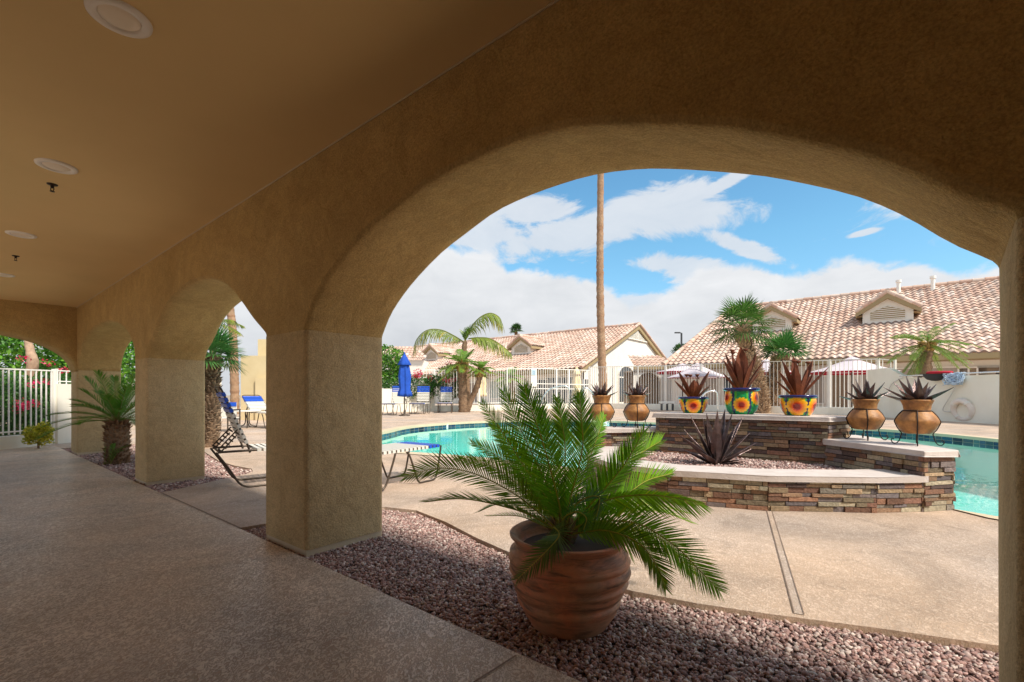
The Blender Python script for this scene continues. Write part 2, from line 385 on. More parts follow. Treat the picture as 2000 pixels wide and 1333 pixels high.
def arch_wall(name, arches, e0, e1, mk, vA, vB, mat='stucco'):
    # wall above the spring line, cut by arches; mk(u, v, z) -> world point
    prof = []  # from high u to low u, the under edge
    prof.append((e1, arches[0][0][1]))
    for a in arches: prof += a
    prof.append((e0, arches[-1][-1][1]))
    rad = .035
    mb = MB(); n = len(prof); vs = []
    nrm = []
    for i in range(n):
        a = prof[max(i - 1, 0)]; b = prof[min(i + 1, n - 1)]; t = Vector((b[0] - a[0], b[1] - a[1])); t = t.normalized() if t.length > 0 else Vector((-1, 0))
        nv = Vector((t.y, -t.x)); nrm.append(nv)
    k_ = 1
    for a in arches:      # at the springing the rounding turns with the pier corner below
        nrm[k_] = Vector((1, 0)); k_ += len(a); nrm[k_ - 1] = Vector((-1, 0))
    sec = [(vA, rad), (vA + rad * .3, rad * .3), (vA + rad, 0)] + [(lerp(vA + rad, vB - rad, k / 6), 0) for k in range(1, 6)] + [(vB - rad, 0), (vB - rad * .3, rad * .3), (vB, rad)]
    for i, (u, z) in enumerate(prof):
        up = nrm[i]
        for (v, o) in sec:
            j = mnoise.noise(Vector((u * 2, v * 2, z * 2))) * .008
            j *= .6; vs.append(mk(u + up.x * o, v, z + up.y * o + (j if 0 < i < n - 1 and abs(up.x) < .999 else 0)))
    m = len(sec)
    mb.add(vs, [(i * m + k, i * m + k + 1, (i + 1) * m + k + 1, (i + 1) * m + k) for i in range(n - 1) for k in range(m - 1)], True)
    for kk, v in ((0, vA), (m - 1, vB)):
        fr = [vs[i * m + kk] for i in range(n)]; tp = [mk(u, v, TOP) for (u, z) in prof]
        mb.add(fr + tp, [(i, i + 1, n + i + 1, n + i) for i in range(n - 1)], False)
    a = [mk(e0, vA, TOP), mk(e1, vA, TOP), mk(e1, vB, TOP), mk(e0, vB, TOP)]; mb.quad(*a)
    for e, z in ((e0, prof[-1][1]), (e1, prof[0][1])): mb.quad(mk(e, vA, z), mk(e, vB, z), mk(e, vB, TOP), mk(e, vA, TOP))
    return mb.build(name, mat, arc)
mkw = lambda u, v, z: W(u, v, z)
def mka(u, v, z):
    k = max(0, min(1, (.5 - u) / .78)); q = max(0, min(1, 3 - u)) * max(0, min(1, (u + .285) / .4))
    if z < TOP - .01 and u < 3.2: z += q * lerp(-.032, .038, (v - V0) / (V1 - V0))
    return W(u + k * lerp(.028, -.032, (v - V0) / (V1 - V0)), v, z)
arch_wall('arch_wall', [A3, smooth_prof(A2), smooth_prof(A1), ell(-4.6, -.98)], -5.4, 12.8, mka, V0, V1)
def pillar(u0, u1, v0, v1, zt=SP, z0=.02, skew=0):
    mb = MB(); pts = []
    zs = [z0, .25, .6, 1.0, 1.35, zt]
    r = .035; cor = []
    for (cu, cv, a0) in ((u0 + r, v0 + r, 180), (u1 - r, v0 + r, 270), (u1 - r, v1 - r, 0), (u0 + r, v1 - r, 90)):
        for k in range(5): a = R(a0 + k * 22.5); cor.append((cu + math.cos(a) * r, cv + math.sin(a) * r))
    n = len(cor); vs = []
    for z in zs:
        for (u, v) in cor:
            j = mnoise.noise(Vector((u * 3, v * 3, z * 2))) * (.006 if z < zt - .01 else 0); vs.append((mka if skew else W)(u + j, v + j, z))
    mb.add(vs, [(i * n + k, i * n + (k + 1) % n, (i + 1) * n + (k + 1) % n, (i + 1) * n + k) for i in range(len(zs) - 1) for k in range(n)], True)
    mb.add([(mka if skew else W)(u, v, z0) for u, v in cor], [tuple(range(n))])
    return mb.build('pillar', 'pillar', arc)
pillar(3.243, 3.914, V0, V1, 1.62); pillar(7.366, 7.915, V0, V1, 1.62); pillar(12.15, 12.8, V0, V1, 1.62)
pillar(-.98, -.285, V0, V1, 1.585, skew=1); pillar(-5.4, -4.6, V0, V1, 1.62)
# footings under the pillars
for (a, b) in ((3.243, 3.914), (7.366, 7.915), (12.15, 12.8), (-.95, -.275)):
    mb = MB(); mb.box(W((a + b) / 2, (V0 + V1) / 2 + .0, -.03), b - a - .02, V1 - V0 - .02, .1, U, V); mb.build('footing', 'coping', arc)
mb = MB(); c = W(2.4, .2, CEIL + .06); mb.box(W(3.7, .14, CEIL + .06), 18.1, 3.02, .12, U, V); mb.build('ceiling', 'ceiling', arc)
mb = MB(); mb.tube([W(-.9, V0 - .004, CEIL - .004), W(12.15, V0 - .004, CEIL - .004)], .006, 6); mb.build('ceiling_trim', 'coping', arc)
mb = MB(); mb.box(W(3.7, .48, TOP + .08), 18.3, 3.66, .15, U, V); mb.build('roof', 'stucco', arc)
mb = MB(); mb.box(W(-.95, -1.45, TOP / 2), 8.9, .2, TOP - .01, U, V); mb.build('back_wall', 'stucco', arc)  # unseen wall, cut short so light enters past its end
mb = MB(); mb.box(W(8.15, -1.45, (2.5 + TOP) / 2), 9.28, .24, TOP - 2.5, U, V); mb.build('light_gap_beam', 'stucco', arc)  # unseen beam over a made-up opening that lets light onto the ceiling
for uu in (6.4, 9.4): pillar(uu - .2, uu + .2, -1.6, -1.2, 2.49)  # unseen piers added in the same light opening
mb = MB(); mb.box(W(-5.42, .1, TOP / 2), .15, 3.0, TOP - .02, U, V); mb.build('sun_block_panel', 'stucco', arc)  # unseen panel added to keep the sun out of the walkway's near end
# end wall with its own arch across the walkway
mke = lambda u, v, z: W(v, u, z)
arch_wall('end_wall', [[(1.64, 1.60)] + ell(-1.0, 1.62, .66, 1.62)[1:]], -1.35, V0 - .003, mke, 12.15, 12.78)
mb = MB(); mb.box(W(12.46, -1.17, .80), .62, .34, 1.6, U, V); mb.build('pillar', 'pillar', arc)
for (u, v) in ((2.65, .50), (4.74, .535), (7.05, .53), (9.62, .55)):
    pass
# ceiling lights
t0 = None
LLAB = ['large round recessed ceiling light cut by the top edge of the photo', 'round recessed ceiling light second from the camera', 'small round recessed ceiling light just beyond the nearer sprinkler', 'farthest round ceiling light at the left edge of the photo']
for k, (u, v) in enumerate(((2.65, .50), (4.74, .535), (7.05, .53), (9.62, .55))):
    if t0 is None:
        t0 = empty('ceiling_light', (0, 0, 0))
        mb = MB(); mb.lathe([(.118, 0), (.116, -.008), (.100, -.014), (.080, -.012), (.076, -.004)], (0, 0, 0), 40); mb.build('trim_ring', 'trim', t0)
        mb = MB(); mb.lathe([(.076, -.004), (.070, -.009), (.04, -.012), (.001, -.013)], (0, 0, 0), 32); mb.build('lens', 'lens', t0); t = t0
    else: t = copy_tree(t0)
    t.location = W(u, v, CEIL); tag(t, LLAB[k], 'ceiling light', 'recessed lights along the walkway ceiling')
t0 = None
for k, (u, v) in enumerate(((5.18, .56), (8.2, .57))):
    if t0 is None:
        t0 = empty('sprinkler_head', (0, 0, 0))
        mb = MB(); mb.lathe([(.034, 0), (.032, -.006), (.012, -.010), (.011, -.03), (.001, -.03)], (0, 0, 0), 20); mb.build('escutcheon', 'iron', t0)
        mb = MB(); mb.tube([(.010, 0, -.03), (.014, 0, -.04), (.004, 0, -.055)], .003, 6); mb.tube([(-.010, 0, -.03), (-.014, 0, -.04), (-.004, 0, -.055)], .003, 6)
        mb.lathe([(.001, -.055), (.016, -.056), (.016, -.059), (.001, -.060)], (0, 0, 0), 12); mb.build('deflector', 'iron', t0); t = t0
    else: t = copy_tree(t0)
    t.location = W(u, v, CEIL); tag(t, ['dark fire sprinkler between the second and third ceiling lights', 'dark fire sprinkler between the third and farthest ceiling lights'][k], 'sprinkler', 'fire sprinklers on the ceiling')

# ------------------------------------------------------------------ ground, slabs, gravel
mb = MB(); hole = []
POOL = [G(975, 898), G(870, 889), G(799, 884), G(760, 880), Vector((-3.6, 9.6, 0)), Vector((-4.6, 11.2, 0)), G(748, 844), G(790, 835), G(840, 829.5), G(930, 824), G(1050, 821), G(1180, 822.5), G(1280, 826), G(1500, 832), G(1700, 838), G(1830, 847.5), G(1950, 859), Vector((12.2, 9.0, 0)), Vector((10.6, 6.6, 0)), Vector((8.3, 4.9, 0)), Vector((6.4, 4.15, 0)), G(1952, 1012.5), G(1862, 997)]
fp = [Vector((p[0], p[1], 0)) for p in POOL]
pool_curve = []
core = cr(fp[:-1], 110)      # smooth, then straight across under the fountain planter
pool_curve = core + [G(1862, 997), Vector((4.05, 5.3, 0)), Vector((3.3, 5.95, 0)), Vector((1.9, 6.7, 0)), Vector((1.2, 7.0, 0)), Vector((.6, 7.6, 0))]
poolxy = [(p.x, p.y) for p in pool_curve]
gpts = [(4.32, 1.60), (4.18, 2.3), (3.97, 2.85), (3.6, 2.96), (3.07, 2.86), (2.55, 2.70), (2.08, 2.59), (1.6, 2.52), (1.14, 2.54), (.8, 2.61), (.47, 2.72), (.0, 2.90), (-.42, 3.04), (-1.4, 3.25), (-7, 3.3)]
g2 = [(6.57, 1.60), (6.9, 2.25), (7.15, 2.75), (7.32, 2.92), (7.6, 3.02), (8.2, 2.98), (9.0, 3.03), (10.5, 3.3), (12.9, 3.4), (13.5, 3.3), (13.7, 1.6)]
outer = [W(u, v) for u, v in ((-8, 3.3),)]
deckpoly = [W(u, v) for u, v in gpts[::-1]] + [W(u, v) for u, v in g2] + [Vector(p) for p in ((-16, 9.5, 0), (-30, 30, 0), (-20, 60, 0), (60, 60, 0), (60, 0, 0), (20, -8, 0))]
deckxy = [(p.x, p.y) for p in deckpoly]
mb = MB(); prism(mb, deckxy, -.10, 0.0, holes=[poolxy]); mb.build('pool_deck', 'deck', kind='structure', base=(0, 0, 0))
fl = [W(-7, -9), W(-7, 1.605), W(14.4, 1.605), W(14.4, -9)]  # extended unseen behind the arcade as a pale surface bouncing light inside
mb = MB(); prism(mb, [(p.x, p.y) for p in fl][::-1], -.12, .002); mb.build('walkway_floor', 'floor', kind='structure', base=(0, 0, 0))
mb = MB(); mb.add([(-400, -400, -.115), (400, -400, -.115), (400, 900, -.115), (-400, 900, -.115)], [(0, 1, 2, 3)])
o = mb.v; mb = MB()
prism(mb, [(-400, -400), (500, -400), (500, 900), (-400, 900)], -.2, -.115, holes=[poolxy]); mb.build('ground', 'earth', kind='structure', base=(0, 0, 0))
# joints cut in the slabs, laid as thin filler sheets
def strip(mb, a, b, w, z):
    a = Vector((a[0], a[1], 0)); b = Vector((b[0], b[1], 0)); s = (b - a).cross(Z).normalized() * w / 2
    mb.quad(*(Vector((p.x, p.y, z)) for p in (a - s, a + s, b + s, b - s)))
mb = MB(); j0, j1 = G(1503, 999.5), G(1561, 1201)
for o_ in (-.022, .022):
    sd = (j1 - j0).cross(Z).normalized() * o_; strip(mb, j0 + sd, j1 + sd, .005, .008)
strip(mb, G(1497, 999), G(1462, 1002), .01, .004) if False else None
mb.build('deck_joint', 'groove', kind='structure'); mb = MB(); strip(mb, j0, j1, .044, .004); mb.build('joint_strip', 'deck', kind='structure')
mb = MB(); strip(mb, W(4.3, 1.612), W(6.58, 1.612), .014, .006); strip(mb, G(1008, 1283), G(925, 1336), .010, .006)
strip(mb, W(5.45, 1.60), W(5.05, -1.3), .006, .006); mb.build('walkway_joint', 'groove', kind='structure')
# the gravel: beds of soil below, real stones on top
import numpy as np
def inpoly(x, y, poly):
    c = False; n = len(poly); j = n - 1
    for i in range(n):
        xi, yi = poly[i]; xj, yj = poly[j]
        if (yi > y) != (yj > y) and x < (xj - xi) * (y - yi) / (yj - yi) + xi: c = not c
        j = i
    return c
rng = np.random.default_rng(3)
t_ = (1 + 5 ** .5) / 2
ICO = np.array([(-1, t_, 0), (1, t_, 0), (-1, -t_, 0), (1, -t_, 0), (0, -1, t_), (0, 1, t_), (0, -1, -t_), (0, 1, -t_), (t_, 0, -1), (t_, 0, 1), (-t_, 0, -1), (-t_, 0, 1)]); ICO /= np.linalg.norm(ICO[0])
IF = np.array([(0, 11, 5), (0, 5, 1), (0, 1, 7), (0, 7, 10), (0, 10, 11), (1, 5, 9), (5, 11, 4), (11, 10, 2), (10, 7, 6), (7, 1, 8), (3, 9, 4), (3, 4, 2), (3, 2, 6), (3, 6, 8), (3, 8, 9), (4, 9, 5), (2, 4, 11), (6, 2, 10), (8, 6, 7), (9, 8, 1)])
GC = np.array([(.47, .30, .26), (.38, .22, .185), (.56, .42, .37), (.28, .165, .145), (.68, .55, .48), (.44, .27, .235), (.35, .235, .205)])
def stones(name, poly, size, n, z, label, cat='gravel', big=None):
    xs = [p[0] for p in poly]; ys = [p[1] for p in poly]; pts = []
    while len(pts) < n:
        x, y = rnd(min(xs), max(xs)), rnd(min(ys), max(ys))
        if inpoly(x, y, poly): pts.append((x, y))
    n = len(pts); p = np.array(pts)
    base = np.repeat(ICO[None], n, 0) * (1 + rng.uniform(-.42, .38, (n, 12, 1)))
    sc = size * rng.uniform(.5, 1.45, (n, 1, 1)) * rng.uniform(.65, 1.25, (n, 1, 3)); sc[:, :, 2] *= .75
    base = base * sc
    a = rng.uniform(0, 6.28, n); ca, sa = np.cos(a)[:, None], np.sin(a)[:, None]; tl = rng.uniform(-.7, .7, n); ct, st = np.cos(tl)[:, None], np.sin(tl)[:, None]
    x, y, zz = base[..., 0], base[..., 1], base[..., 2]
    y, zz = y * ct - zz * st, y * st + zz * ct; x, y = x * ca - y * sa, x * sa + y * ca
    v = np.stack([x + p[:, 0:1], y + p[:, 1:2], zz + z + rng.uniform(-.5, .6, (n, 1)) * size], -1).reshape(-1, 3)
    f = (IF[None] + (np.arange(n) * 12)[:, None, None]).reshape(-1, 3)
    me = bpy.data.meshes.new(name); me.vertices.add(len(v)); me.vertices.foreach_set('co', v.ravel().astype(np.float32))
    me.loops.add(f.size); me.loops.foreach_set('vertex_index', f.ravel().astype(np.int32))
    me.polygons.add(len(f)); me.polygons.foreach_set('loop_start', np.arange(0, f.size, 3, dtype=np.int32)); me.update(calc_edges=True)
    c = GC[rng.integers(0, len(GC), n)] * rng.uniform(.65, 1.3, (n, 1)); c = np.repeat(np.concatenate([c, np.ones((n, 1))], 1), 12, 0)
    ca_ = me.color_attributes.new('tint', 'FLOAT_COLOR', 'POINT'); ca_.data.foreach_set('color', c.ravel().astype(np.float32))
    me.materials.append(MT['gravel']); me.validate(); o = bpy.data.objects.new(name, me); COL.objects.link(o)
    return tag(o, label, cat, None, 'stuff')
bed1 = [W(u, v) for u, v in ([(4.32, 1.60)] + gpts[1:13] + [(-1.0, 3.1), (-1.0, 1.60)])]; b1 = [(p.x, p.y) for p in bed1]
bed2 = [W(u, v) for u, v in g2]; b2 = [(p.x, p.y) for p in bed2]
mb = MB(); prism(mb, b1, -.12, -.045); prism(mb, b2, -.12, -.045); mb.build('bed_soil', 'dirt', kind='structure', base=(0, 0, 0))
stones('gravel', b1, .0104, 42000, -.034, 'pink grey gravel bed round the big clay pot and nearest pillar')
stones('gravel', b2, .016, 15000, -.032, 'pink grey gravel strip round the second pillar and small sago palm')

# ------------------------------------------------------------------ pool
mb = MB(); n = len(poolxy)
for i in range(n):
    a, b = poolxy[i], poolxy[(i + 1) % n]; mb.quad((a[0], a[1], -1.35), (b[0], b[1], -1.35), (b[0], b[1], -.26), (a[0], a[1], -.26))
prism(mb, poolxy, -1.36, -1.35); mb.build('pool_basin', 'plaster', kind='structure', base=(0, 0, -1.36))
mb = MB()
for i in range(n):
    a, b = Vector((*poolxy[i], 0)), Vector((*poolxy[(i + 1) % n], 0)); L_ = (b - a).length; k = max(1, int(L_ / .17)); nn = Z.cross(b - a).normalized() * -.004
    for j in range(k):
        p, q = lerp(a, b, j / k), lerp(a, b, (j + .93) / k)
        for (z0, z1) in ((-.26, -.165), (-.158, -.07)):
            c = random.choice([(.012, .05, .11), (.02, .09, .16), (.03, .14, .19), (.01, .03, .06), (.06, .15, .17), (.03, .08, .11)])
            mb.quad(p + nn + Z * z0, q + nn + Z * z0, q + nn + Z * z1, p + nn + Z * z1, col=c)
mb.build('waterline_tile', 'pooltile', kind='structure', base=(0, 0, -.26))
cen = Vector((4, 12, 0))
mb = MB()
for i in range(n - 6):   # coping lip
    a, b = Vector((*poolxy[i], 0)), Vector((*poolxy[i + 1], 0))
    ia = (cen - a).normalized() * .03; ib = (cen - b).normalized() * .03; oa = (a - cen).normalized() * .32; ob = (b - cen).normalized() * .32
    mb.add([a + ia + Z * -.07, b + ib + Z * -.07, b + ib + Z * .012, a + ia + Z * .012, a + oa + Z * .012, b + ob + Z * .012, a + Z * -.07, b + Z * -.07], [(0, 1, 2, 3), (3, 2, 5, 4), (6, 7, 1, 0)])
mb.build('pool_coping', 'coping', kind='structure', base=(0, 0, -.07))
mb = MB(); prism(mb, poolxy, -.17, -.165); mb = MB()
loops = [[Vector((x, y, 0)) for x, y in poolxy]]; mb.add([(x, y, -.165) for x, y in poolxy], [t if (loops[0][t[1]] - loops[0][t[0]]).cross(loops[0][t[2]] - loops[0][t[0]]).z > 0 else t[::-1] for t in tessellate_polygon(loops)])
mb.build('pool_water', 'water', kind='structure', base=(0, 0, -.165))
# depth markers let into the waterline tile
def text(body, size, loc, rx, rz, mat, parent=None, name='lettering', ext=.003):
    cu = bpy.data.curves.new(name, 'FONT'); cu.body = body; cu.size = size; cu.extrude = ext; cu.align_x = 'CENTER'; cu.align_y = 'CENTER'; cu.resolution_u = 3
    to = bpy.data.objects.new('tmp_t', cu); COL.objects.link(to); dg = bpy.context.evaluated_depsgraph_get(); me = bpy.data.meshes.new_from_object(to.evaluated_get(dg))
    bpy.data.objects.remove(to); o = bpy.data.objects.new(name, me); COL.objects.link(o); me.materials.clear(); me.materials.append(MT[mat])
    o.rotation_euler = (rx, 0, rz); o.location = Vector(loc) - (wl(parent) if parent else Vector((0, 0, 0))); o.parent = parent; return o
for (px, py, lab) in ((867, 827, 'white depth tile reading 3 at the pool edge below the lounge chairs'), (1186, 822.6, 'white depth tile reading 3 at the pool edge behind the left clay pots')):
    p = G(px, py); p.y -= .05; r = empty('depth_marker', p, lab, 'depth marker', 'pool depth markers')
    mb = MB(); mb.box(p + Z * -.125, .36, .02, .19); mb.build('marker_plate', 'white', r)
    text('3', .2, p + Vector((0, -.013, -.125)), R(90), 0, 'ink', r, 'numeral')

# ------------------------------------------------------------------ stacked stone planter / fountain
SC = [(.28, .175, .11), (.19, .10, .065), (.38, .27, .17), (.37, .325, .235), (.12, .08, .07), (.24, .21, .175), (.28, .145, .09), (.42, .36, .26), (.16, .135, .14), (.23, .12, .085), (.31, .225, .14), (.21, .165, .11), (.20, .16, .155)]
def ledge(mb, a, b, z0, z1, inward, depth=.05):
    # stacked ledge stones between a and b (world xy) from z0 to z1, facing away from 'inward'
    a = Vector((a[0], a[1], 0)); b = Vector((b[0], b[1], 0)); d = (b - a); L_ = d.length; d = d / L_; nrm = d.cross(Z); nrm = nrm if nrm.dot(Vector((inward[0], inward[1], 0)) - a) < 0 else -nrm
    z = z0
    while z < z1 - .002:
        h = min(rnd(.032, .062), z1 - z)
        if z1 - z - h < .018: h = z1 - z
        x = -rnd(0, .1)
        while x < L_:
            w = rnd(.08, .30); x0, x1 = max(x, 0), min(x + w, L_)
            if x1 - x0 > .004:
                pr = rnd(-.004, .022); c = random.choice(SC); c = shade((c[0] * 1.03, c[1], c[2] * .95), rnd(.85, 1.45)); g = .0025
                q = rnd(-.003, .003)
                A_, B_ = a + d * (x0 + g), a + d * (x1 - g); zz0, zz1 = z + g, z + h - g; o1 = nrm * (pr + q); o2 = nrm * (pr - q); bk = nrm * -depth
                vs = [A_ + bk + Z * zz0, B_ + bk + Z * zz0, B_ + bk + Z * zz1, A_ + bk + Z * zz1, A_ + o1 + Z * zz0, B_ + o2 + Z * zz0, B_ + o2 + Z * (zz1 - .002), A_ + o1 + Z * (zz1 - .002)]
                mb.add(vs, [(4, 5, 6, 7), (0, 4, 7, 3), (1, 2, 6, 5), (3, 7, 6, 2), (0, 1, 5, 4)], False, c)
            x += w
        z += h
    k = nrm * -.006; mb.quad(a + k + Z * z0, b + k + Z * z0, b + k + Z * z1, a + k + Z * z1, col=(.035, .025, .02))
def offset_poly(poly, d):
    n = len(poly); out = []; area = sum(poly[i][0] * poly[(i + 1) % n][1] - poly[(i + 1) % n][0] * poly[i][1] for i in range(n)); sg = 1 if area > 0 else -1
    for i in range(n):
        p0, p1, p2 = (Vector((*poly[(i + k) % n], 0)) for k in (-1, 0, 1))
        e1 = (p1 - p0).normalized(); e2 = (p2 - p1).normalized(); n1 = e1.cross(Z) * sg; n2 = e2.cross(Z) * sg; m = (n1 + n2); m = m.normalized() / max(.4, m.normalized().dot(n1)); q = p1 + m * d; out.append((q.x, q.y))
    return out
PLN = empty('stone_planter', (2.8, 6.0, 0), 'stacked ledge stone planter with pale caps standing in the pool edge', 'planter')
def wall_part(name, poly, z0, z1, capt=.055, over=.035):
    c = (sum(p[0] for p in poly) / len(poly), sum(p[1] for p in poly) / len(poly)); mb = MB(); n = len(poly)
    for i in range(n):
        a, b = poly[i], poly[(i + 1) % n]; d = Vector((b[0] - a[0], b[1] - a[1], 0)); m = Vector(((a[0] + b[0]) / 2, (a[1] + b[1]) / 2, 0))
        area = sum(poly[k][0] * poly[(k + 1) % n][1] - poly[(k + 1) % n][0] * poly[k][1] for k in range(n)); inn = Z.cross(d) * (1 if area > 0 else -1)
        ledge(mb, a, b, z0, z1, (m.x + inn.x, m.y + inn.y))
    o = mb.build(name, 'stone', PLN)
    mb = MB(); op = offset_poly(poly, over); prism(mb, op, z1, z1 + capt, bottom=True); cp = mb.build('cap', 'cap', o)
    import bmesh
    bm = bmesh.new(); bm.from_mesh(cp.data); bmesh.ops.remove_doubles(bm, verts=bm.verts, dist=.0005); bm.to_mesh(cp.data); bm.free()
    bevel(cp, .016, 3); return o
xy = lambda *a: [(p[0], p[1]) for p in a]
n1 = Vector((.6, .8, 0))
mA, mB_ = Vector((2.20, 7.02, 0)), Vector((3.915, 5.70, 0))
wall_part('back_wall', xy(mA, mB_, mB_ + Vector((.44, .24, 0)), mA + Vector((.42, .42, 0))), -1.3, .815)
wall_part('side_wall', [(4.03, 4.50), (4.40, 4.58), (4.66, 6.25), (4.25, 6.22), (3.90, 5.72)], -.0, .545)
wall_part('side_wall', [(1.30, 7.10), (2.24, 7.10), (2.66, 7.46), (1.30, 7.56)], -1.3, .575)
lowout = [(4.035, 4.515), (3.54, 4.47), (2.53, 4.55), (1.65, 4.87), (1.16, 5.40), (1.02, 6.2), (1.28, 7.06)]
lowin = [(1.60, 7.04), (1.40, 6.3), (1.52, 5.62), (1.90, 5.20), (2.66, 4.93), (3.5, 4.84), (3.97, 4.90)]
wall_part('low_wall', lowout + lowin, 0.0, .295, .055, .03)
bedp = [(p[0], p[1]) for p in ((1.38, 7.04), (1.2, 6.2), (1.4, 5.5), (1.8, 5.05), (2.6, 4.75), (3.5, 4.7), (3.97, 4.8), (3.88, 5.72), (2.25, 6.98))]
mb = MB(); prism(mb, bedp, -.0, .262); mb.build('bed', 'dirt', PLN)
stones('gravel', bedp, .016, 9000, .270, 'pink grey gravel filling the stone planter around the metal agave')

# ------------------------------------------------------------------ metal agaves, pots
def blade(mb, c, d, L_, w, fold=.35, curve=.15, k=None, wave=0, strapy=False):
    c = Vector(c); d = Vector(d).normalized(); s = d.cross(Z); s = s.normalized() if s.length > .05 else Vector((1, 0, 0)); nn = s.cross(d).normalized()
    m = 7; L = []; M_ = []; R_ = []
    for i in range(m + 1):
        t = i / m; p = c + d * L_ * t + nn * curve * L_ * math.sin(t * math.pi * .5) * t * -.6; ww = w * (.55 + 1.6 * t * (1 - t) * 1.2) * (1 - t ** 2.2) / .9 * .5 + .0008
        if strapy: ww = w * .5 * min(1, .55 + 1.1 * t) * (1 - max(0, (t - .68) / .32) ** 1.4) + .0008
        M_.append(p - nn * fold * ww); L.append(p - s * ww + nn * fold * ww * .6); R_.append(p + s * ww + nn * fold * ww * .6)
    vs = L + M_ + R_; q = m + 1
    fs = [(i, q + i, q + i + 1, i + 1) for i in range(m)] + [(q + i, 2 * q + i, 2 * q + i + 1, q + i + 1) for i in range(m)]
    mb.add(vs, fs, False)
def agave(name, loc, sc, specs, label, group=None, mat='agave', stalks=None, cat='metal agave'):
    r = empty(name, loc, label, cat, group)
    mb = MB()
    for (ax, el, L_, w) in specs:
        a = R(ax); e = R(el); d = Vector((math.cos(a) * math.cos(e), math.sin(a) * math.cos(e), math.sin(e)))
        blade(mb, Vector(loc) + Vector((math.cos(a), math.sin(a), 0)) * .02 * sc, d, L_ * sc, w * sc, curve=.12, strapy=(mat == 'rust'))
    o = mb.build('leaves', mat, r); so = o.modifiers.new('s', 'SOLIDIFY'); so.thickness = .004
    for q in (stalks or []):
        mb = MB(); b = Vector(loc) + Vector((q[0] * .3, 0, 0)); tp = Vector(loc) + Vector(q)
        mb.tube([b, lerp(b, tp, .5) + Vector((q[0] * .1, 0, 0)), tp], .0045, 5); st = mb.build('stalk', mat, r)
        mb = MB(); mb.lathe([(.004, -.02), (.022, -.008), (.036, .012), (.030, .020), (.012, .010), (.001, .012)], tp, 10, wob=lambda a, z: .15 * math.sin(5 * a)); mb.build('flower', mat, r)
    return r
def ag_specs(n, seed, spread=70, L0=.5, w=.07, lo=18):
    random.seed(seed); out = []
    for i in range(n):
        t = i / n; out.append((i * 137.5 + rnd(-12, 12), lerp(86, lo, t ** .8) + rnd(-5, 5), L0 * rnd(.82, 1.08), w * rnd(.85, 1.1)))
    return out
# big agave in the gravel: leaves set to the photo's fan
c0 = G(1398, 908, .27)
mb = None
big = []
for (px, py) in ((1358, 806), (1332, 842), (1336, 872), (1386, 806), (1400, 800), (1411, 797), (1420, 803), (1443, 811), (1456, 842), (1470, 860), (1463, 893), (1345, 836), (1380, 816), (1392, 850), (1430, 830), (1462, 872), (1372, 880), (1425, 870)):
    Yt = c0.y + rnd(-.14, .16); tp = P(px, py, Yt); d = tp - c0; big.append((math.degrees(math.atan2(d.y, d.x)), math.degrees(math.asin(d.z / d.length)), d.length, .125 + rnd(-.01, .012)))
agave('metal_agave', c0, 1, big, 'large dark metal agave standing in the planter gravel', None)
# clay pots on scrolled iron stands
def clay_pot(loc, s, sz, label):
    mb = MB(); pr = [(.001, .012), (.125, .012), (.14, .0), (.165, .01), (.205, .06), (.235, .115), (.245, .14), (.238, .165), (.205, .215), (.17, .25), (.152, .268), (.150, .285), (.158, .33), (.178, .375), (.186, .385), (.186, .398), (.178, .402), (.168, .398), (.150, .34), (.142, .30), (.001, .30)]
    mb.lathe([(r * s, z * sz) for r, z in pr], loc, 40, wob=lambda a, z: .006 * math.sin(3 * a + z * 20)); return mb.build('clay_pot', 'clay', label=label, cat='pot', group='round clay pots on iron stands', base=loc)
def iron_stand(loc, s, sz, zlift, label, rot=0):
    r = empty('iron_stand', loc, label, 'plant stand', 'scrolled iron pot stands'); loc = Vector(loc)
    mb = MB(); rr = .156 * s; zt = zlift + .27 * sz
    mb.tube([loc + Vector((rr * math.cos(R(a)), rr * math.sin(R(a)), zt)) for a in range(0, 361, 15)], .006 * s + .002, 6); mb.build('ring', 'iron', r)
    for k in range(4):
        a = R(rot + k * 90); o = Vector((math.cos(a), math.sin(a), 0)); t = Vector((0, 0, 0))
        pts = [loc + o * x * s + Z * (zlift + z * sz) for x, z in ((.158, .27), (.21, .215), (.248, .15), (.246, .125), (.212, .055), (.172, .004))]
        pts += [loc + o * (.178 * s) + Z * zlift * .75, loc + o * (.195 * s) + Z * zlift * .35, loc + o * (.225 * s) + Z * .012, loc + o * (.26 * s) + Z * .008, loc + o * (.285 * s) + Z * .035, loc + o * (.275 * s) + Z * .06, loc + o * (.255 * s) + Z * .052]
        mb = MB(); mb.tube(cr(pts, 40), .0055 * s + .0015, 6); mb.build('leg', 'iron', r)
POTS = [(1690, 861.5, .60, .62, 'clay pot on the right wing, nearer the tall stone wall', 'left of the two'),
        (1791, 873, .60, .62, 'clay pot at the right end of the planter', 'right'),
        (1175, 831, .63, .40, 'clay pot on the left wing, nearer the sago fronds', ''),
        (1243, 831, .63, .40, 'clay pot on the left wing, next to the stone wall', '')]
pp = []
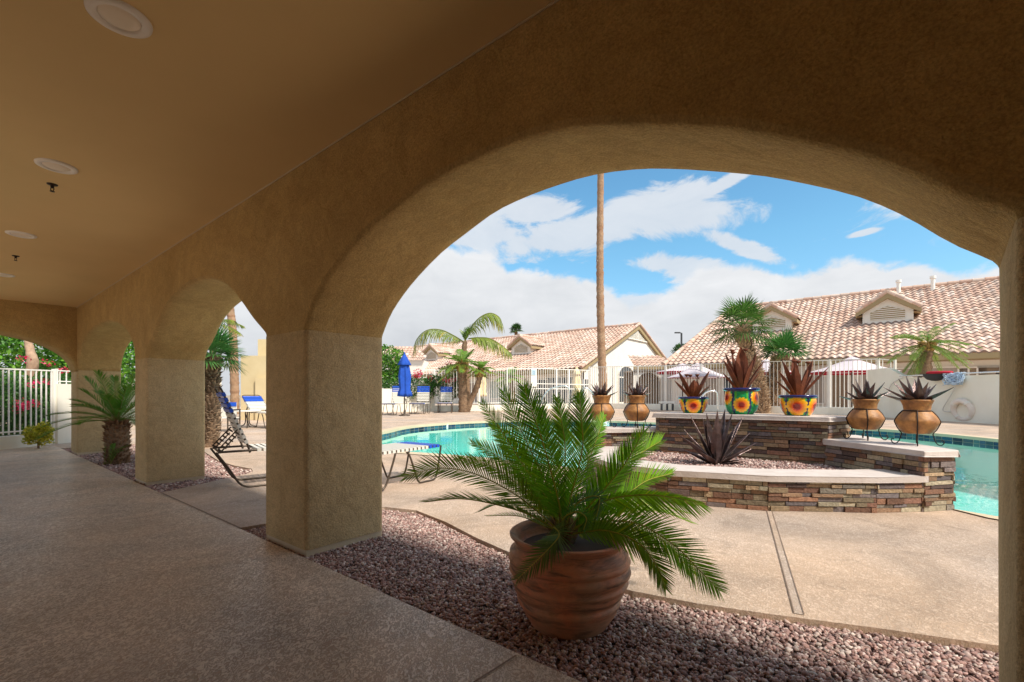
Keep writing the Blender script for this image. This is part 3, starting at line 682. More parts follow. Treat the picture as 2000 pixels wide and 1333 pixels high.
for k, (px, s, loc, zl) in enumerate(((1690, .98, Vector((4.30, 5.62, .60)), .125), (1791, .98, Vector((4.42, 5.02, .60)), .125), (1175, .86, Vector((1.42, 7.32, .63)), .105), (1243, .86, Vector((1.97, 7.30, .63)), .105))):
    loc.x = (px - 1000) / 898 * loc.y
    lb = POTS[k][4]
    sx, sz = ((.76, .92), (.76, .92), (.80, 1.0), (.80, 1.0))[k]
    clay_pot(loc + Z * zl, sx, sz, 'round orange ' + lb)
    iron_stand(loc, sx, sz, zl, 'iron stand under the ' + lb, rot=[60, 50, 80, 80][k])
    agave('metal_agave', loc + Z * (zl + .35 * sz), 1, ag_specs(15, 20 + k, L0=[.29, .31, .27, .27][k], w=.085, lo=22), 'dark metal agave in the ' + lb, 'small metal agaves in the clay pots')
# painted talavera pots
def talavera(loc, rad, h, label, rot, two=False, deep=False):
    prof = [(.62, 0), (.70, .03), (.82, .18), (.93, .38), (.98, .58), (.985, .72), (.97, .82), (.965, .86), (1.03, .875), (1.06, .92), (1.05, .97), (1.0, 1.0), (.93, .985), (.90, .90), (.88, .80), (.001, .78)] if not deep else \
           [(.66, 0), (.72, .03), (.86, .14), (.95, .32), (.985, .5), (.97, .68), (.94, .82), (.93, .88), (1.02, .90), (1.07, .94), (1.06, .98), (1.0, 1.0), (.92, .985), (.88, .92), (.86, .84), (.001, .82)]
    q = []
    for i in range(len(prof) - 1):
        a, b = prof[i], prof[i + 1]; k = 7 if i in (1, 2, 3, 4, 5) else 2
        for j in range(k): q.append((lerp(a[0], b[0], j / k) * rad, lerp(a[1], b[1], j / k) * h))
    q.append((prof[-1][0] * rad, prof[-1][1] * h))
    suns = [(rot + k * 60, .36 if k % 2 == 0 or not two else .64) for k in range(6)] if two else [(rot + k * 72, .44) for k in range(5)]
    sr = .45 * h if not deep else .27 * h
    def colf(a, z, r):
        if z > .86 * h: return (.008, .008, .09)
        for (sa, sz) in suns:
            da = (math.degrees(a) - sa + 180) % 360 - 180; x = R(da) * rad * .95; y = z - sz * h; d = math.hypot(x, y); th = math.atan2(y, x); edge = sr * (1 + .13 * abs(math.cos(7 * th)) - .06)
            if d < edge:
                t = d / sr
                if t < .33: return (.28, .015, .008)
                if t < .42: return (.60, .04, .02)
                k = (t - .42) / .58; return (lerp(.85, .90, k), lerp(.12, .52, k), .015)
        for (sa, sz) in suns:
            da = (math.degrees(a) - sa - (36 if not two else 30) + 180) % 360 - 180
            if abs(da) < 3.2 + 3 * math.sin(z / h * 7) ** 2: return (.01, .01, .08)
            if abs(abs(da) - 11) < 2.5 and z > .3 * h: return (.10, .42, .02)
        return (.005, .22 + .12 * math.sin(z * 60 + a * 9) ** 2, .08)
    mb = MB(); mb.lathe(q, loc, 150, colf); o = mb.build('painted_pot', 'talavera', label=label, cat='pot', group='painted sunflower pots on the planter wall', base=loc)
    return o
tl = []
for k, (px, base, wpx, hpx, lab, rot, two, deep) in enumerate(((1354, (0, 0), 54, 31, 'shallow painted sunflower bowl, leftmost on the tall stone wall', 249, 0, 0), (1448, 0, 62, 50, 'tall painted sunflower pot in the middle of the tall stone wall', 244, 1, 1), (1558, 0, 63, 39, 'painted sunflower bowl, rightmost on the tall stone wall', 236, 0, 0))):
    d = (px - 1000) / 898; w0 = mA + Vector((.19, .21, 0)); dr = (mB_ - mA)
    s_ = (d * w0.y - w0.x) / (dr.x - d * dr.y); p = w0 + dr * s_; p.z = .872
    rad = wpx / 898 * p.y / 2; h = hpx / 898 * p.y * 1.02
    talavera(p, rad, h, lab, rot, two, deep)
    c = p + Z * h * .80
    if k == 1: sp = [(265, 89, .50, .13), (170, 76, .46, .085), (8, 74, .45, .085), (190, 66, .40, .075), (-15, 64, .40, .075), (120, 82, .44, .08), (60, 80, .42, .08), (175, 56, .28, .06), (5, 54, .28, .06), (215, 80, .36, .08), (310, 78, .36, .08)]; st = [(-.13, 0, .60), (.05, -.02, .61), (-.12, 0, .57)]
    elif k == 0: sp = [(180, 70, .34, .09), (0, 68, .35, .09), (185, 52, .28, .06), (-8, 50, .22, .06), (255, 80, .22, .09), (150, 80, .20, .08), (40, 78, .22, .08), (300, 66, .20, .06)]; st = [(-.10, 0, .37), (-.05, -.01, .365), (.06, 0, .37)]
    else: sp = [(85, 86, .47, .08), (175, 76, .44, .085), (12, 72, .45, .08), (182, 62, .36, .065), (-8, 54, .44, .06), (225, 80, .36, .09), (310, 80, .32, .08), (170, 50, .28, .05), (15, 60, .34, .06)]; st = [(-.05, 0, .50), (.0, -.01, .49), (.14, 0, .48)]
    kk = (hpx and p.y / 6.5)
    agave('rusty_agave', c, kk * 1.32, sp, ['short rusted metal agave with flowers in the leftmost painted bowl', 'tallest rusted metal agave in the middle painted pot', 'rusted metal agave with three flowers in the rightmost painted bowl'][k], 'rusted metal agaves in painted pots', 'rust', st, 'metal agave')

# ------------------------------------------------------------------ big potted sago
pc = Vector((.295, 2.395, -.035)); PH = .50
mb = MB(); prof = [(.001, .02), (.165, .02), (.185, 0), (.20, .02), (.235, .09), (.262, .16), (.255, .175), (.275, .215), (.29, .26), (.282, .275), (.30, .31), (.306, .345), (.297, .362), (.306, .385), (.300, .42), (.283, .44), (.276, .46), (.272, .475), (.283, .495), (.298, .508), (.300, .517), (.292, .523), (.270, .515), (.255, .49), (.25, .44), (.001, .43)]
pq = []
for i in range(len(prof) - 1):
    for j in range(3): pq.append((lerp(prof[i][0], prof[i + 1][0], j / 3) * (1 if i > 0 else 1), lerp(prof[i][1], prof[i + 1][1], j / 3)))
pq.append(prof[-1])
def wobp(a, z): return .012 * math.sin(2 * a + z * 9) + .010 * math.sin(a + 1) * math.sin(z * 26) + (.012 * math.sin(z * 105 + 1.3 * math.sin(a)) if .03 < z < .42 else 0)
mb.lathe([(r * (1.045 if z > .47 else 1.02), z * .9) for r, z in pq], pc, 72, wob=lambda a, z: wobp(a, z / .9))
mt, t, o = nt('weathered_pot'); b = N(t, 'ShaderNodeBsdfPrincipled'); b.inputs['Roughness'].default_value = .55; b.inputs['Specular IOR Level'].default_value = .4
c_ = mix(t, ramp(t, noise(t, 3.2, 4, .6, .5), [(.36, 0.0), (.62, 1.0)]), (.72, .26, .135), (.50, .285, .17))
c_ = mix(t, ramp(t, noise(t, 4.2, 6, .65, .6, stretch=(1, 1, 4.5)), [(.50, 0.0), (.64, .85)]), c_, (.12, .07, .045))
c_ = mix(t, ramp(t, noise(t, 30, 4, .6), [(.4, 0.0), (.7, .35)]), c_, (.30, .16, .095))
t.links.new(c_, b.inputs['Base Color']); bn = N(t, 'ShaderNodeBump'); bn.inputs['Strength'].default_value = .4; bn.inputs['Distance'].default_value = .012
t.links.new(noise(t, 14, 6, .6, stretch=(1, 1, 5)), bn.inputs['Height']); t.links.new(bn.outputs[0], b.inputs['Normal']); t.links.new(b.outputs[0], o.inputs[0])
bigpot = mb.build('terracotta_pot', mt, label='large ribbed terracotta pot on the gravel holding a sago palm', cat='pot', base=pc)
mb = MB(); mb.lathe([(.001, .412), (.12, .405), (.255, .395)], pc, 24); mb.build('soil', 'dirt', bigpot)
cb = Vector((.275, 2.43, .385))
sago = empty('sago_palm', cb, 'large sago palm with long green fronds growing in the terracotta pot', 'palm')
mb = MB(); mb.lathe([(.055, -.03), (.065, .01), (.05, .05), (.025, .075), (.001, .085)], cb, 14); mb.build('trunk', 'trunk', sago)
mb = MB(); boots(mb, [cb + Z * -.01, cb + Z * .05], .06, .04, 6, 11, .07, (.20, .11, .05), (.30, .20, .09), 1.2); mb.build('leaf_bases', 'boots', sago)
def fr(pts, Ys, L, up=Z, vee=28, n=88, droop=.035, w=.0085, col=(.12, .25, .012), start=.14, ang=50, side=(1, 1), tipc=None):
    q = [cb + Z * .02] + [P(px, py, y * 1.07) for (px, py), y in zip(pts, Ys)]
    mb = MB(); feather(mb, q, L * 1.10, n, w, up, R(vee), R(ang), droop, col, (.34, .32, .07), .0052, start, tipc, .07, side); mb.build('frond', 'frond', sago)
B_ = Vector((0, 1, .35)); T_ = Vector((0, -1, .25))
random.seed(11)
fr([(1075, 985), (1023, 910), (985, 850), (942, 789)], (2.30, 2.36, 2.42, 2.5), .125, B_, 20)
fr([(1085, 985), (1047, 902), (1015, 835), (984, 766)], (2.26, 2.24, 2.24, 2.26), .12, B_, 22)
fr([(1090, 975), (1063, 874), (1043, 815), (1023, 757)], (2.2, 2.14, 2.10, 2.08), .125, B_, 15, col=(.09, .22, .012))
fr([(1101, 990), (1104, 880), (1098, 830), (1088, 778)], (2.25, 2.24, 2.26, 2.3), .105, B_, 30, col=(.11, .24, .012))
fr([(1112, 985), (1137, 880), (1136, 825), (1132, 768)], (2.20, 2.15, 2.15, 2.18), .12, B_, 24, col=(.10, .24, .012))
fr([(1150, 985), (1195, 935), (1246, 890), (1290, 862)], (2.30, 2.36, 2.42, 2.46), .15, B_, 30, col=(.12, .26, .012))
fr([(1150, 990), (1190, 945), (1225, 900), (1258, 842)], (2.22, 2.2, 2.2, 2.22), .12, B_, 25, col=(.11, .25, .012))
fr([(1170, 985), (1235, 968), (1305, 970), (1373, 984)], (2.2, 2.16, 2.12, 2.10), .155, T_, 12, side=(.25, 1), col=(.13, .28, .012))
fr([(1070, 985), (1023, 930), (975, 893), (922, 866)], (2.34, 2.42, 2.5, 2.58), .115, B_, 25)
fr([(1050, 1000), (1000, 962), (925, 925), (855, 915), (792, 932)], (2.24, 2.2, 2.17, 2.15, 2.14), .125, B_, 15, col=(.12, .20, .016))
fr([(1060, 985), (1010, 945), (955, 908), (889, 897)], (2.34, 2.4, 2.46, 2.5), .10, B_, 15)
fr([(1043, 1010), (985, 990), (905, 975), (829, 981)], (2.16, 2.10, 2.06, 2.04), .10, Z, 20, col=(.10, .18, .016))
fr([(1050, 1022), (1010, 1008), (950, 1008)], (2.3, 2.36, 2.42), .06, Z, 20, n=34)
fr([(1082, 1030), (1092, 1046), (1066, 1078), (1012, 1130)], (2.10, 1.99, 1.94, 1.92), .10, T_, 8, col=(.075, .13, .04), n=60)
fr([(1140, 1040), (1185, 1037), (1246, 1060), (1282, 1104), (1300, 1150)], (2.14, 2.06, 1.99, 1.96, 1.95), .105, T_, 15, col=(.10, .19, .014))
fr([(1150, 1022), (1240, 1022), (1315, 1064), (1365, 1113), (1404, 1153)], (2.14, 2.04, 1.98, 1.95, 1.94), .13, T_, 15, col=(.11, .24, .012), n=84)
fr([(1150, 1015), (1220, 1000), (1290, 1000), (1352, 1022)], (2.28, 2.32, 2.36, 2.4), .12, Z, 18)
fr([(1150, 1020), (1230, 1030), (1300, 1060), (1350, 1118)], (2.20, 2.2, 2.2, 2.2), .13, T_, 15, col=(.08, .19, .012), n=84)
fr([(1140, 1008), (1200, 990), (1270, 985), (1348, 1004)], (2.36, 2.46, 2.55, 2.62), .11, Z, 18)
fr([(1115, 1000), (1140, 975), (1170, 972), (1165, 1010)], (2.18, 2.12, 2.07, 2.04), .06, B_, 20, n=40, col=(.07, .14, .06))
fr([(1100, 1015), (1125, 1000), (1145, 1012), (1140, 1035)], (2.10, 2.03, 1.99, 1.98), .05, B_, 20, n=34, col=(.06, .15, .03))
fr([(1075, 990), (1045, 950), (1015, 930)], (2.45, 2.58, 2.7), .08, B_, 20, n=40)
fr([(1110, 1000), (1118, 940), (1122, 905)], (2.4, 2.5, 2.6), .09, B_, 20, n=44)
fr([(1140, 1025), (1170, 1030), (1215, 1055), (1235, 1095)], (2.3, 2.36, 2.38, 2.38), .09, Z, 18, n=50, col=(.08, .17, .012))

DRY = (.42, .30, .12)
fr([(1080, 990), (1035, 925), (1000, 880), (962, 830)], (2.34, 2.44, 2.52, 2.6), .115, B_, 22, tipc=DRY)
fr([(1118, 985), (1150, 900), (1168, 850), (1180, 812)], (2.34, 2.42, 2.5, 2.6), .11, B_, 22, col=(.10, .23, .012))
fr([(1150, 1000), (1210, 975), (1262, 940), (1312, 925)], (2.32, 2.4, 2.48, 2.54), .13, B_, 22, col=(.12, .26, .012))
fr([(1070, 1010), (1030, 990), (975, 985), (935, 1000)], (2.42, 2.52, 2.6, 2.64), .09, Z, 18, col=(.08, .16, .012))
fr([(1098, 985), (1080, 900), (1066, 850), (1058, 800)], (2.36, 2.46, 2.54, 2.62), .11, B_, 25, col=(.08, .18, .012), tipc=DRY)

# ------------------------------------------------------------------ small sago by the far pillars
sb = G(229, 903); sb.z = -.03
o_ = empty('sago_palm', sb, 'small sago palm with a rough brown trunk in the gravel between two pillars', 'palm')
mb = MB(); mb.lathe([(.14, 0), (.16, .2), (.165, .45), (.15, .62), (.10, .72), (.001, .76)], sb, 16); mb.build('trunk', 'trunk', o_)
mb = MB(); random.seed(5); boots(mb, [sb, sb + Z * .35, sb + Z * .70], .15, .14, 17, 17, .11, (.15, .07, .035), (.30, .17, .08), .8); mb.build('leaf_bases', 'boots', o_)
cc = sb + Z * .72; mb = MB(); random.seed(9)
for k in range(30):
    a = k * 2.399; e = lerp(1.25, .15, k / 30); l = rnd(.85, 1.1); d = Vector((math.cos(a) * math.cos(e), math.sin(a) * math.cos(e), math.sin(e)))
    pts = [cc + d * l * t - Z * l * .42 * t * t * math.cos(e) for t in (0, .3, .6, .85, 1)]
    feather(mb, pts, .17, 44, .014, Z, R(25), R(48), .15, (.07, .19, .02), rr=.008, res=2)
mb.build('crown', 'tint', o_)
mb = MB()
for (px, py, Y) in ((212, 855, 7.7), (222, 868, 7.6), (250, 872, 7.6), (243, 880, 7.7), (256, 868, 7.8)):
    b0 = sb + Vector((rnd(-.08, .12), -.18, .02)); feather(mb, [b0, lerp(b0, P(px, py, Y), .55) + Z * .06, P(px, py, Y)], .07, 20, .012, Z, R(20), R(50), .1, (.07, .17, .03), rr=.005, res=2)
mb.build('offshoot', 'tint', o_)

# ------------------------------------------------------------------ strap loungers
def tubepath(mb, pts, r, n=7, sm=24): mb.tube(cr(pts, sm) if len(pts) > 2 else pts, r, n)
def strap(mb, p, q, n, w, th=.006):
    d = (q - p); a = d.normalized(); b = a.cross(n).normalized()
    mb.box((p + q) / 2, d.length, w, th, a, b, n)
def chaise(label=None, back=68, L_=1.35, BL=.84, group='strap sun loungers'):
    r = empty('sun_lounger', (0, 0, 0), label, 'sun lounger', group); z = .46; w = .30
    mb = MB()
    for s in (-1, 1): mb.tube([(s * w, -.34, z), (s * w, .3, z), (s * w, L_ - .06, z), (s * w * .9, L_, z)], .014, 8)
    mb.tube([(-w * .9, L_, z), (w * .9, L_, z)], .014, 8); mb.tube([(-w, -.32, z - .005), (w, -.32, z - .005)], .012, 8); mb.build('seat_frame', 'tube', r)
    a = R(back); bd = Vector((0, -math.cos(a), math.sin(a))); bn = Vector((0, math.sin(a), math.cos(a))); o = Vector((0, 0, z))
    mb = MB(); wi = w - .03
    for s in (-1, 1): mb.tube(cr([o + Vector((s * wi, 0, -.03)), o + bd * .1 + Vector((s * wi, 0, 0)), o + bd * .5 + Vector((s * wi, 0, 0)), o + bd * (BL - .06) + Vector((s * wi, 0, 0)), o + bd * BL + Vector((s * wi * .8, 0, 0))], 16), .013, 8)
    mb.tube([o + bd * BL + Vector((-wi * .82, 0, 0)), o + bd * BL + Vector((wi * .82, 0, 0))], .013, 8); mb.build('back_frame', 'tube', r)
    for (n_, p0, dr, nn, L, ww) in (('seat_straps', Vector((0, .06, z)), Vector((0, 1, 0)), Z, L_ - .10, w), ('back_straps', o + bd * .08, bd, bn, BL - .14, wi)):
        k = int(L / .068); A_ = MB(); B2 = MB()
        for i in range(k):
            c = p0 + dr * (L * (i + .5) / k); blue = i >= k - (4 if n_ == 'back_straps' else 3)
            m = B2 if blue else A_
            strap(m, c + Vector((-ww, 0, 0)) + nn * .016, c + Vector((ww, 0, 0)) + nn * .016, nn, .046); strap(m, c + Vector((-ww, 0, 0)) - nn * .016, c + Vector((ww, 0, 0)) - nn * .016, nn, .046)
            for s in (-1, 1): m.box(c + Vector((s * (ww + .016), 0, 0)), .006, .046, .038, Vector((1, 0, 0)), dr, nn)
        A_.build(n_, 'vinylw', r)
        if B2.v: B2.build('blue_straps', 'vinylb', r)
    for s in (-1, 1):
        mb = MB(); x = s * (w - .002)
        tubepath(mb, [(x, -.36, z + .0), (x, -.22, .24), (x, -.12, .07), (x, -.03, .016), (x, .12, .014), (x, .30, .016), (x, .40, .07), (x, .50, .3), (x, .55, z - .02)], .013, sm=34); mb.build('leg', 'tube', r)
        mb = MB(); tubepath(mb, [(x, L_ - .62, z - .03), (x, L_ - .56, z - .10), (x, L_ - .46, .12), (x, L_ - .40, .02), (x, L_ - .28, .014), (x, L_ - .14, .018), (x, L_ - .08, .09), (x, L_ - .02, .34), (x, L_, z)], .013, sm=34); mb.build('leg', 'tube', r)
        # notched adjusting bracket
        mb = MB(); p0 = Vector((x * .97, -.33, z + .01)); p1 = o + bd * .27 + Vector((x * .93, -.02, 0)); d = (p1 - p0).normalized(); nn = Vector((0, -d.z, d.y)); L = (p1 - p0).length
        for (f0, f1, h0) in ((0, 1, .028),): strap(mb, p0 + nn * .02, p1 + nn * .02, Vector((1, 0, 0)), .016, .006); strap(mb, p0 - nn * .02, lerp(p0, p1, .8) - nn * .02, Vector((1, 0, 0)), .016, .006)
        for k in range(6): c = lerp(p0, p1, (k + .3) / 6); mb.box(c, .006, .022, .05, Vector((1, 0, 0)), d, nn); mb.box(c - nn * .03, .006, .014, .022, Vector((1, 0, 0)), d, nn)
        mb.build('back_bracket', 'tube', r)
    return r
base = chaise()
def place(o, p, d, s, label, group='strap sun loungers'):
    o.location = p; o.rotation_euler.z = math.atan2(d[1], d[0]) - math.pi / 2; o.scale = (s, s, s); tag(o, label, 'sun lounger', group)
place(base, Vector((-3.42, 5.92, 0)), Vector((.78, .62)), 1, 'brown framed lounger with raised back seen just left of the nearest pillar')
c2 = copy_tree(base); place(c2, Vector((-1.97, 5.30, 0)), Vector((.56, .83)), 1, 'lounger whose white and blue foot end shows right of the nearest pillar')
up_ = chaise(back=80)
for k, (px, py, lab) in enumerate(((766, 811, 'far lounger left of the closed blue umbrella across the pool'), (818, 809, 'far lounger just right of the blue umbrella, in front of the white wall'), (866, 807, 'far lounger in front of the white picket fence, rightmost of the three'))):
    c = copy_tree(up_); p = G(px, py); place(c, p + Vector((0, 1.25, 0)), Vector((-.12 + .1 * k, -1)), 1.36, lab)
b40 = chaise(back=38); c = b40; p = G(509, 834); place(c, p, Vector((.80, -.60)), 1.15, 'far lounger with tilted back beside the tan wall, seen through the second arch')
for o_ in [up_] + list(up_.children): bpy.data.objects.remove(o_)
# armchair + side table seen through the second arch
p = G(437, 843); ch = empty('strap_chair', p, 'brown strap armchair with a blue headband by the far cream wall', 'chair')
mb = MB(); w = .31
for s in (-1, 1):
    x = p.x + s * w
    for y, zt in ((-.3, .66), (.32, .66)): mb = MB(); mb.tube([(x, p.y + y, 0), (x, p.y + y, zt)], .022, 7); mb.build('leg', 'tube', ch)
    mb = MB(); mb.tube([(x, p.y - .32, .67), (x, p.y + .34, .67)], .024, 7); mb.build('armrest', 'tube', ch)
    mb = MB(); mb.tube([(x, p.y - .3, .2), (x, p.y + .3, .2)], .016, 6); mb.build('stretcher', 'tube', ch)
mb = MB(); mb.box(p + Vector((0, 0, .42)), 2 * w, .58, .03); mb.build('seat', 'vinylw', ch)
mb = MB(); mb.box(p + Vector((-.06, .33, .66)), 1.7 * w, .02, .46); mb.build('backrest', 'vinylw', ch)
mb = MB(); mb.box(p + Vector((-.06, .312, .84)), 1.7 * w, .03, .13); mb.build('headband', 'vinylb', ch)
p = G(483, 836); tb = empty('side_table', p, 'small round side table between the far armchair and tilted lounger', 'table')
mb = MB(); mb.lathe([(.001, .56), (.42, .56), (.43, .58), (.42, .60), (.001, .60)], p, 24); mb.build('tabletop', 'vinylw', tb)
for k in range(4):
    a = k * math.pi / 2 + .5; mb = MB(); mb.tube(cr([p + Vector((.06 * math.cos(a), .06 * math.sin(a), .56)), p + Vector((.07 * math.cos(a), .07 * math.sin(a), .15)), p + Vector((.3 * math.cos(a), .3 * math.sin(a), .02))], 8), .018, 6); mb.build('leg', 'tube', tb)

# ------------------------------------------------------------------ umbrellas
def closed_umbrella(p, h, r, mat, label, z0=.38, pole='tube', n=48):
    u = empty('patio_umbrella', p, label, 'umbrella')
    mb = MB(); mb.tube([p, p + Z * h * .99], .03, 8); mb.build('pole', pole, u)
    mb = MB(); mb.lathe([(.001, .0), (.30, .0), (.30, .05), (.06, .09), (.05, .3), (.001, .3)], p, 20); mb.build('base', 'tube', u)
    mb = MB(); w = lambda a, z: .16 * math.sin(6 * a + z * .6) + .07 * math.sin(11 * a)
    mb.lathe([(r * .25, h * z0), (r * 1.0, h * (z0 + .01)), (r * .95, h * (z0 + .06)), (r * .72, h * (z0 + .12)), (r * .85, h * .62), (r * .68, h * .76), (r * .60, h * .80)], p, n, wob=w)
    mb.lathe([(r * .95, h * .80), (r * .98, h * .805), (r * .62, h * .88), (r * .22, h * .96), (.03, h * .985), (.015, h * 1.01), (.001, h * 1.01)], p, n, wob=lambda a, z: .07 * math.sin(6 * a)); mb.build('canopy', mat, u)
    return u
p = G(790, 812.5); closed_umbrella(p, 3.42, .35, 'bluecloth', 'closed royal blue umbrella between the far loungers across the pool', .30)
def open_umbrella(cpt, hx, hp, topz, edgez, label, n=8, rot=.2, val=.12):
    cpt = Vector(cpt); u = empty('market_umbrella', (cpt.x, cpt.y, 0), label, 'umbrella', 'open pink white umbrellas beyond the fence')
    b = Vector((cpt.x, cpt.y, 0)); mb = MB(); mb.tube([b, b + Z * topz], .045, 8); mb.build('pole', 'tube', u)
    mb = MB(); ring = [b + Vector((hx * math.cos(rot + 2 * math.pi * k / n), hx * math.sin(rot + 2 * math.pi * k / n), edgez)) for k in range(n)]
    for k in range(n):
        a_, b_ = ring[k], ring[(k + 1) % n]; mid = lerp(a_, b_, .5); mid2 = mid + Z * .03; t_ = b + Z * topz
        ia, ib = lerp(t_, a_, .16), lerp(t_, b_, .16); ma, mbb = lerp(t_, a_, .6) - Z * .05, lerp(t_, b_, .6) - Z * .05
        mb.add([ia, ma, a_, b_, mbb, ib], [(0, 1, 4, 5), (1, 2, 3, 4)])
    c_o = mb.build('canopy', 'canopy', u)
    mb = MB()
    for k in range(n):
        t_ = b + Z * (topz + .12); a_, b_ = lerp(b + Z * topz, ring[k], .22) + Z * .08, lerp(b + Z * topz, ring[(k + 1) % n], .22) + Z * .08; mb.add([t_, a_, b_], [(0, 1, 2)])
    mb.build('vent_cap', 'canopy', u)
    mb = MB()
    for k in range(n):
        a_, b_ = ring[k], ring[(k + 1) % n]; q = .93; a_ = Vector((lerp(b.x, a_.x, q), lerp(b.y, a_.y, q), a_.z)); b_ = Vector((lerp(b.x, b_.x, q), lerp(b.y, b_.y, q), b_.z))
        mb.add([a_ + Z * .015, b_ + Z * .015, b_ - Z * val, a_ - Z * val], [(0, 1, 2, 3)])
    mb.build('valance', 'redcloth', u)
    for k in range(n): mb = MB(); mb.tube([b + Z * (topz - .1), ring[k] * .97 + (b + Z * edgez) * .03 - Z * .05], .02, 5); mb.build('rib', 'tube', u)
    return u
def UM(px, ytop, yedge, wpx, Y, label, rot, val=.12): open_umbrella(P(px, 771, Y), wpx / 898 * Y / 2, 0, H + (CY - ytop) / F * Y, H + (CY - yedge) / F * Y, label, rot=rot, val=val)
UM(1362, 712, 738, 116, 33.0, 'open pale umbrella behind the short rusted agave', .35, .02)
UM(1333, 713, 727, 108, 35.4, 'open pale umbrella with red underside, leftmost of the open ones', .1)
UM(1497, 704, 729, 96, 33.0, 'open pale umbrella half hidden between the two shaggy palm trunks', .3, .10)
UM(1664, 700, 727, 150, 28.6, 'open pale umbrella with a red edge, rightmost beyond the fence', .2, .11)
closed_umbrella(P(1126.5, 797, 41), 3.7, .40, 'yellow', 'closed yellow and white striped umbrella beyond the pool gate', .30)
closed_umbrella(P(941, 800, 37), 3.4, .36, 'yellow', 'closed orange striped umbrella behind the leaning palm', .30)

# ------------------------------------------------------------------ fences and garden walls
def fence(pts, zb, ztops, sp, label, curb=.0, pw=.045, post=2.6, name='picket_fence', zc=None, bar=.03):
    r = empty(name, pts[0], label, 'fence'); bars = MB(); rails = MB()
    for i in range(len(pts) - 1):
        a, b = Vector(pts[i]), Vector(pts[i + 1]); L = (b - a).length; d = (b - a) / L; n = max(1, int(L / sp)); s = d.cross(Z)
        za, zb_ = ztops[i], ztops[i + 1]
        for k in range(n):
            t = (k + .5) / n; q = lerp(a, b, t); zt = lerp(za, zb_, t); bars.box(Vector((q.x, q.y, (zb + zt) / 2)), bar, bar, zt - zb, d, s)
        for zz in ((lambda t: zb + .06), (lambda t: lerp(za, zb_, t) - .0)):
            A_, B2 = Vector((a.x, a.y, zz(0))), Vector((b.x, b.y, zz(1))); dd = (B2 - A_); rails = MB(); rails.box((A_ + B2) / 2, dd.length, pw, pw * 1.1, dd.normalized(), s, s.cross(dd.normalized())); rails.build('rail', 'white', r)
        m = max(1, round(L / post))
        for k in range(m + (1 if i == len(pts) - 2 else 0)):
            t = k / m; q = lerp(a, b, t); zt = lerp(za, zb_, t) + .04; pm = MB(); pm.box(Vector((q.x, q.y, zt / 2)), pw * 2, pw * 2, zt, d, s); pm.build('post', 'white', r)
    bars.build('pickets', 'white', r)
    return r
Fp = [(848, 803.8, 723.5), (935, 803, 722), (1040, 800, 720)]
pts = [G(a, b) for a, b, c in Fp]; tops = [H + (CY - c) / F * p.y for p, (a, b, c) in zip(pts, Fp)]
fence(pts, .48, tops, .20, 'white picket fence left of the pool gate, behind the two curved palms')
Fp2 = [(1151, 797.5, 717.5), (1300, 801, 715)]
p2 = [G(a, b) for a, b, c in Fp2]; t2 = [H + (CY - c) / F * p.y for p, (a, b, c) in zip(p2, Fp2)]
p2 += [Vector(((1450 - 1000) / F * 29.6, 29.6, 0)), Vector(((1620 - 1000) / F * 26.4, 26.4, 0)), Vector(((1716 - 1000) / F * 24.3, 24.3, 0))]; t2 += [H + 63 / F * 29.6, H + 67 / F * 26.4, H + 69.5 / F * 24.3]
fence(p2, .35, t2, .205, 'long white picket fence from the pool gate to the cream wall on the right')
# gate
g0, g1 = pts[-1], p2[0]; gt = empty('pool_gate', g0, 'white metal double gate with a notice panel in the far pool fence', 'gate')
gz = H + (CY - 719) / F * g0.y; d = (g1 - g0).normalized(); L = (g1 - g0).length; mb = MB(); mr = MB()
for k in range(26): q = lerp(g0, g1, (k + .5) / 26); mb.box(q + Z * (gz / 2 + .1), .03, .03, gz - .2, d, d.cross(Z))
mb.build('pickets', 'white', gt)
for z in (.15, gz * .5, gz * .62, gz - .02): mr = MB(); mr.box(lerp(g0, g1, .5) + Z * z, L, .06, .06, d, d.cross(Z)); mr.build('rail', 'white', gt)
for t in (0, .4, .62, 1): mb = MB(); mb.box(lerp(g0, g1, t) + Z * gz / 2, .13, .1, gz, d, d.cross(Z)); mb.build('post', 'white', gt)
mb = MB(); mb.box(lerp(g0, g1, .02) + Vector((0, -.12, gz - .75)), .55, .04, 1.4, d, d.cross(Z)); mb.build('notice_panel', 'white', gt)
sg = empty('sign', lerp(g0, g1, .02) + Vector((0, -.15, gz - .55)), 'small pale blue pool notice on the gate panel', 'sign')
q = wl(sg); mb = MB(); mb.box(q + Vector((0, -.02, .18)), .42, .02, .42, d, d.cross(Z)); mb.build('sign_face', 'signblue', sg)
mb = MB()
for k in range(5): mb.box(q + Vector((0, -.035, .32 - k * .07)), .34 - (k % 2) * .08, .01, .022, d, d.cross(Z))
mb.build('sign_text', 'ink', sg)
# low curb wall below the far fence
mb = MB(); cl = pts + p2
for i in range(len(cl) - 1):
    a, b = cl[i], cl[i + 1]; dd = b - a; mb.box((a + b) / 2 + Z * .2, dd.length + .05, .18, .4, dd.normalized(), dd.normalized().cross(Z))
mb.build('curb_wall', 'wallwhite', label='low white curb wall under the far picket fence', cat='wall')
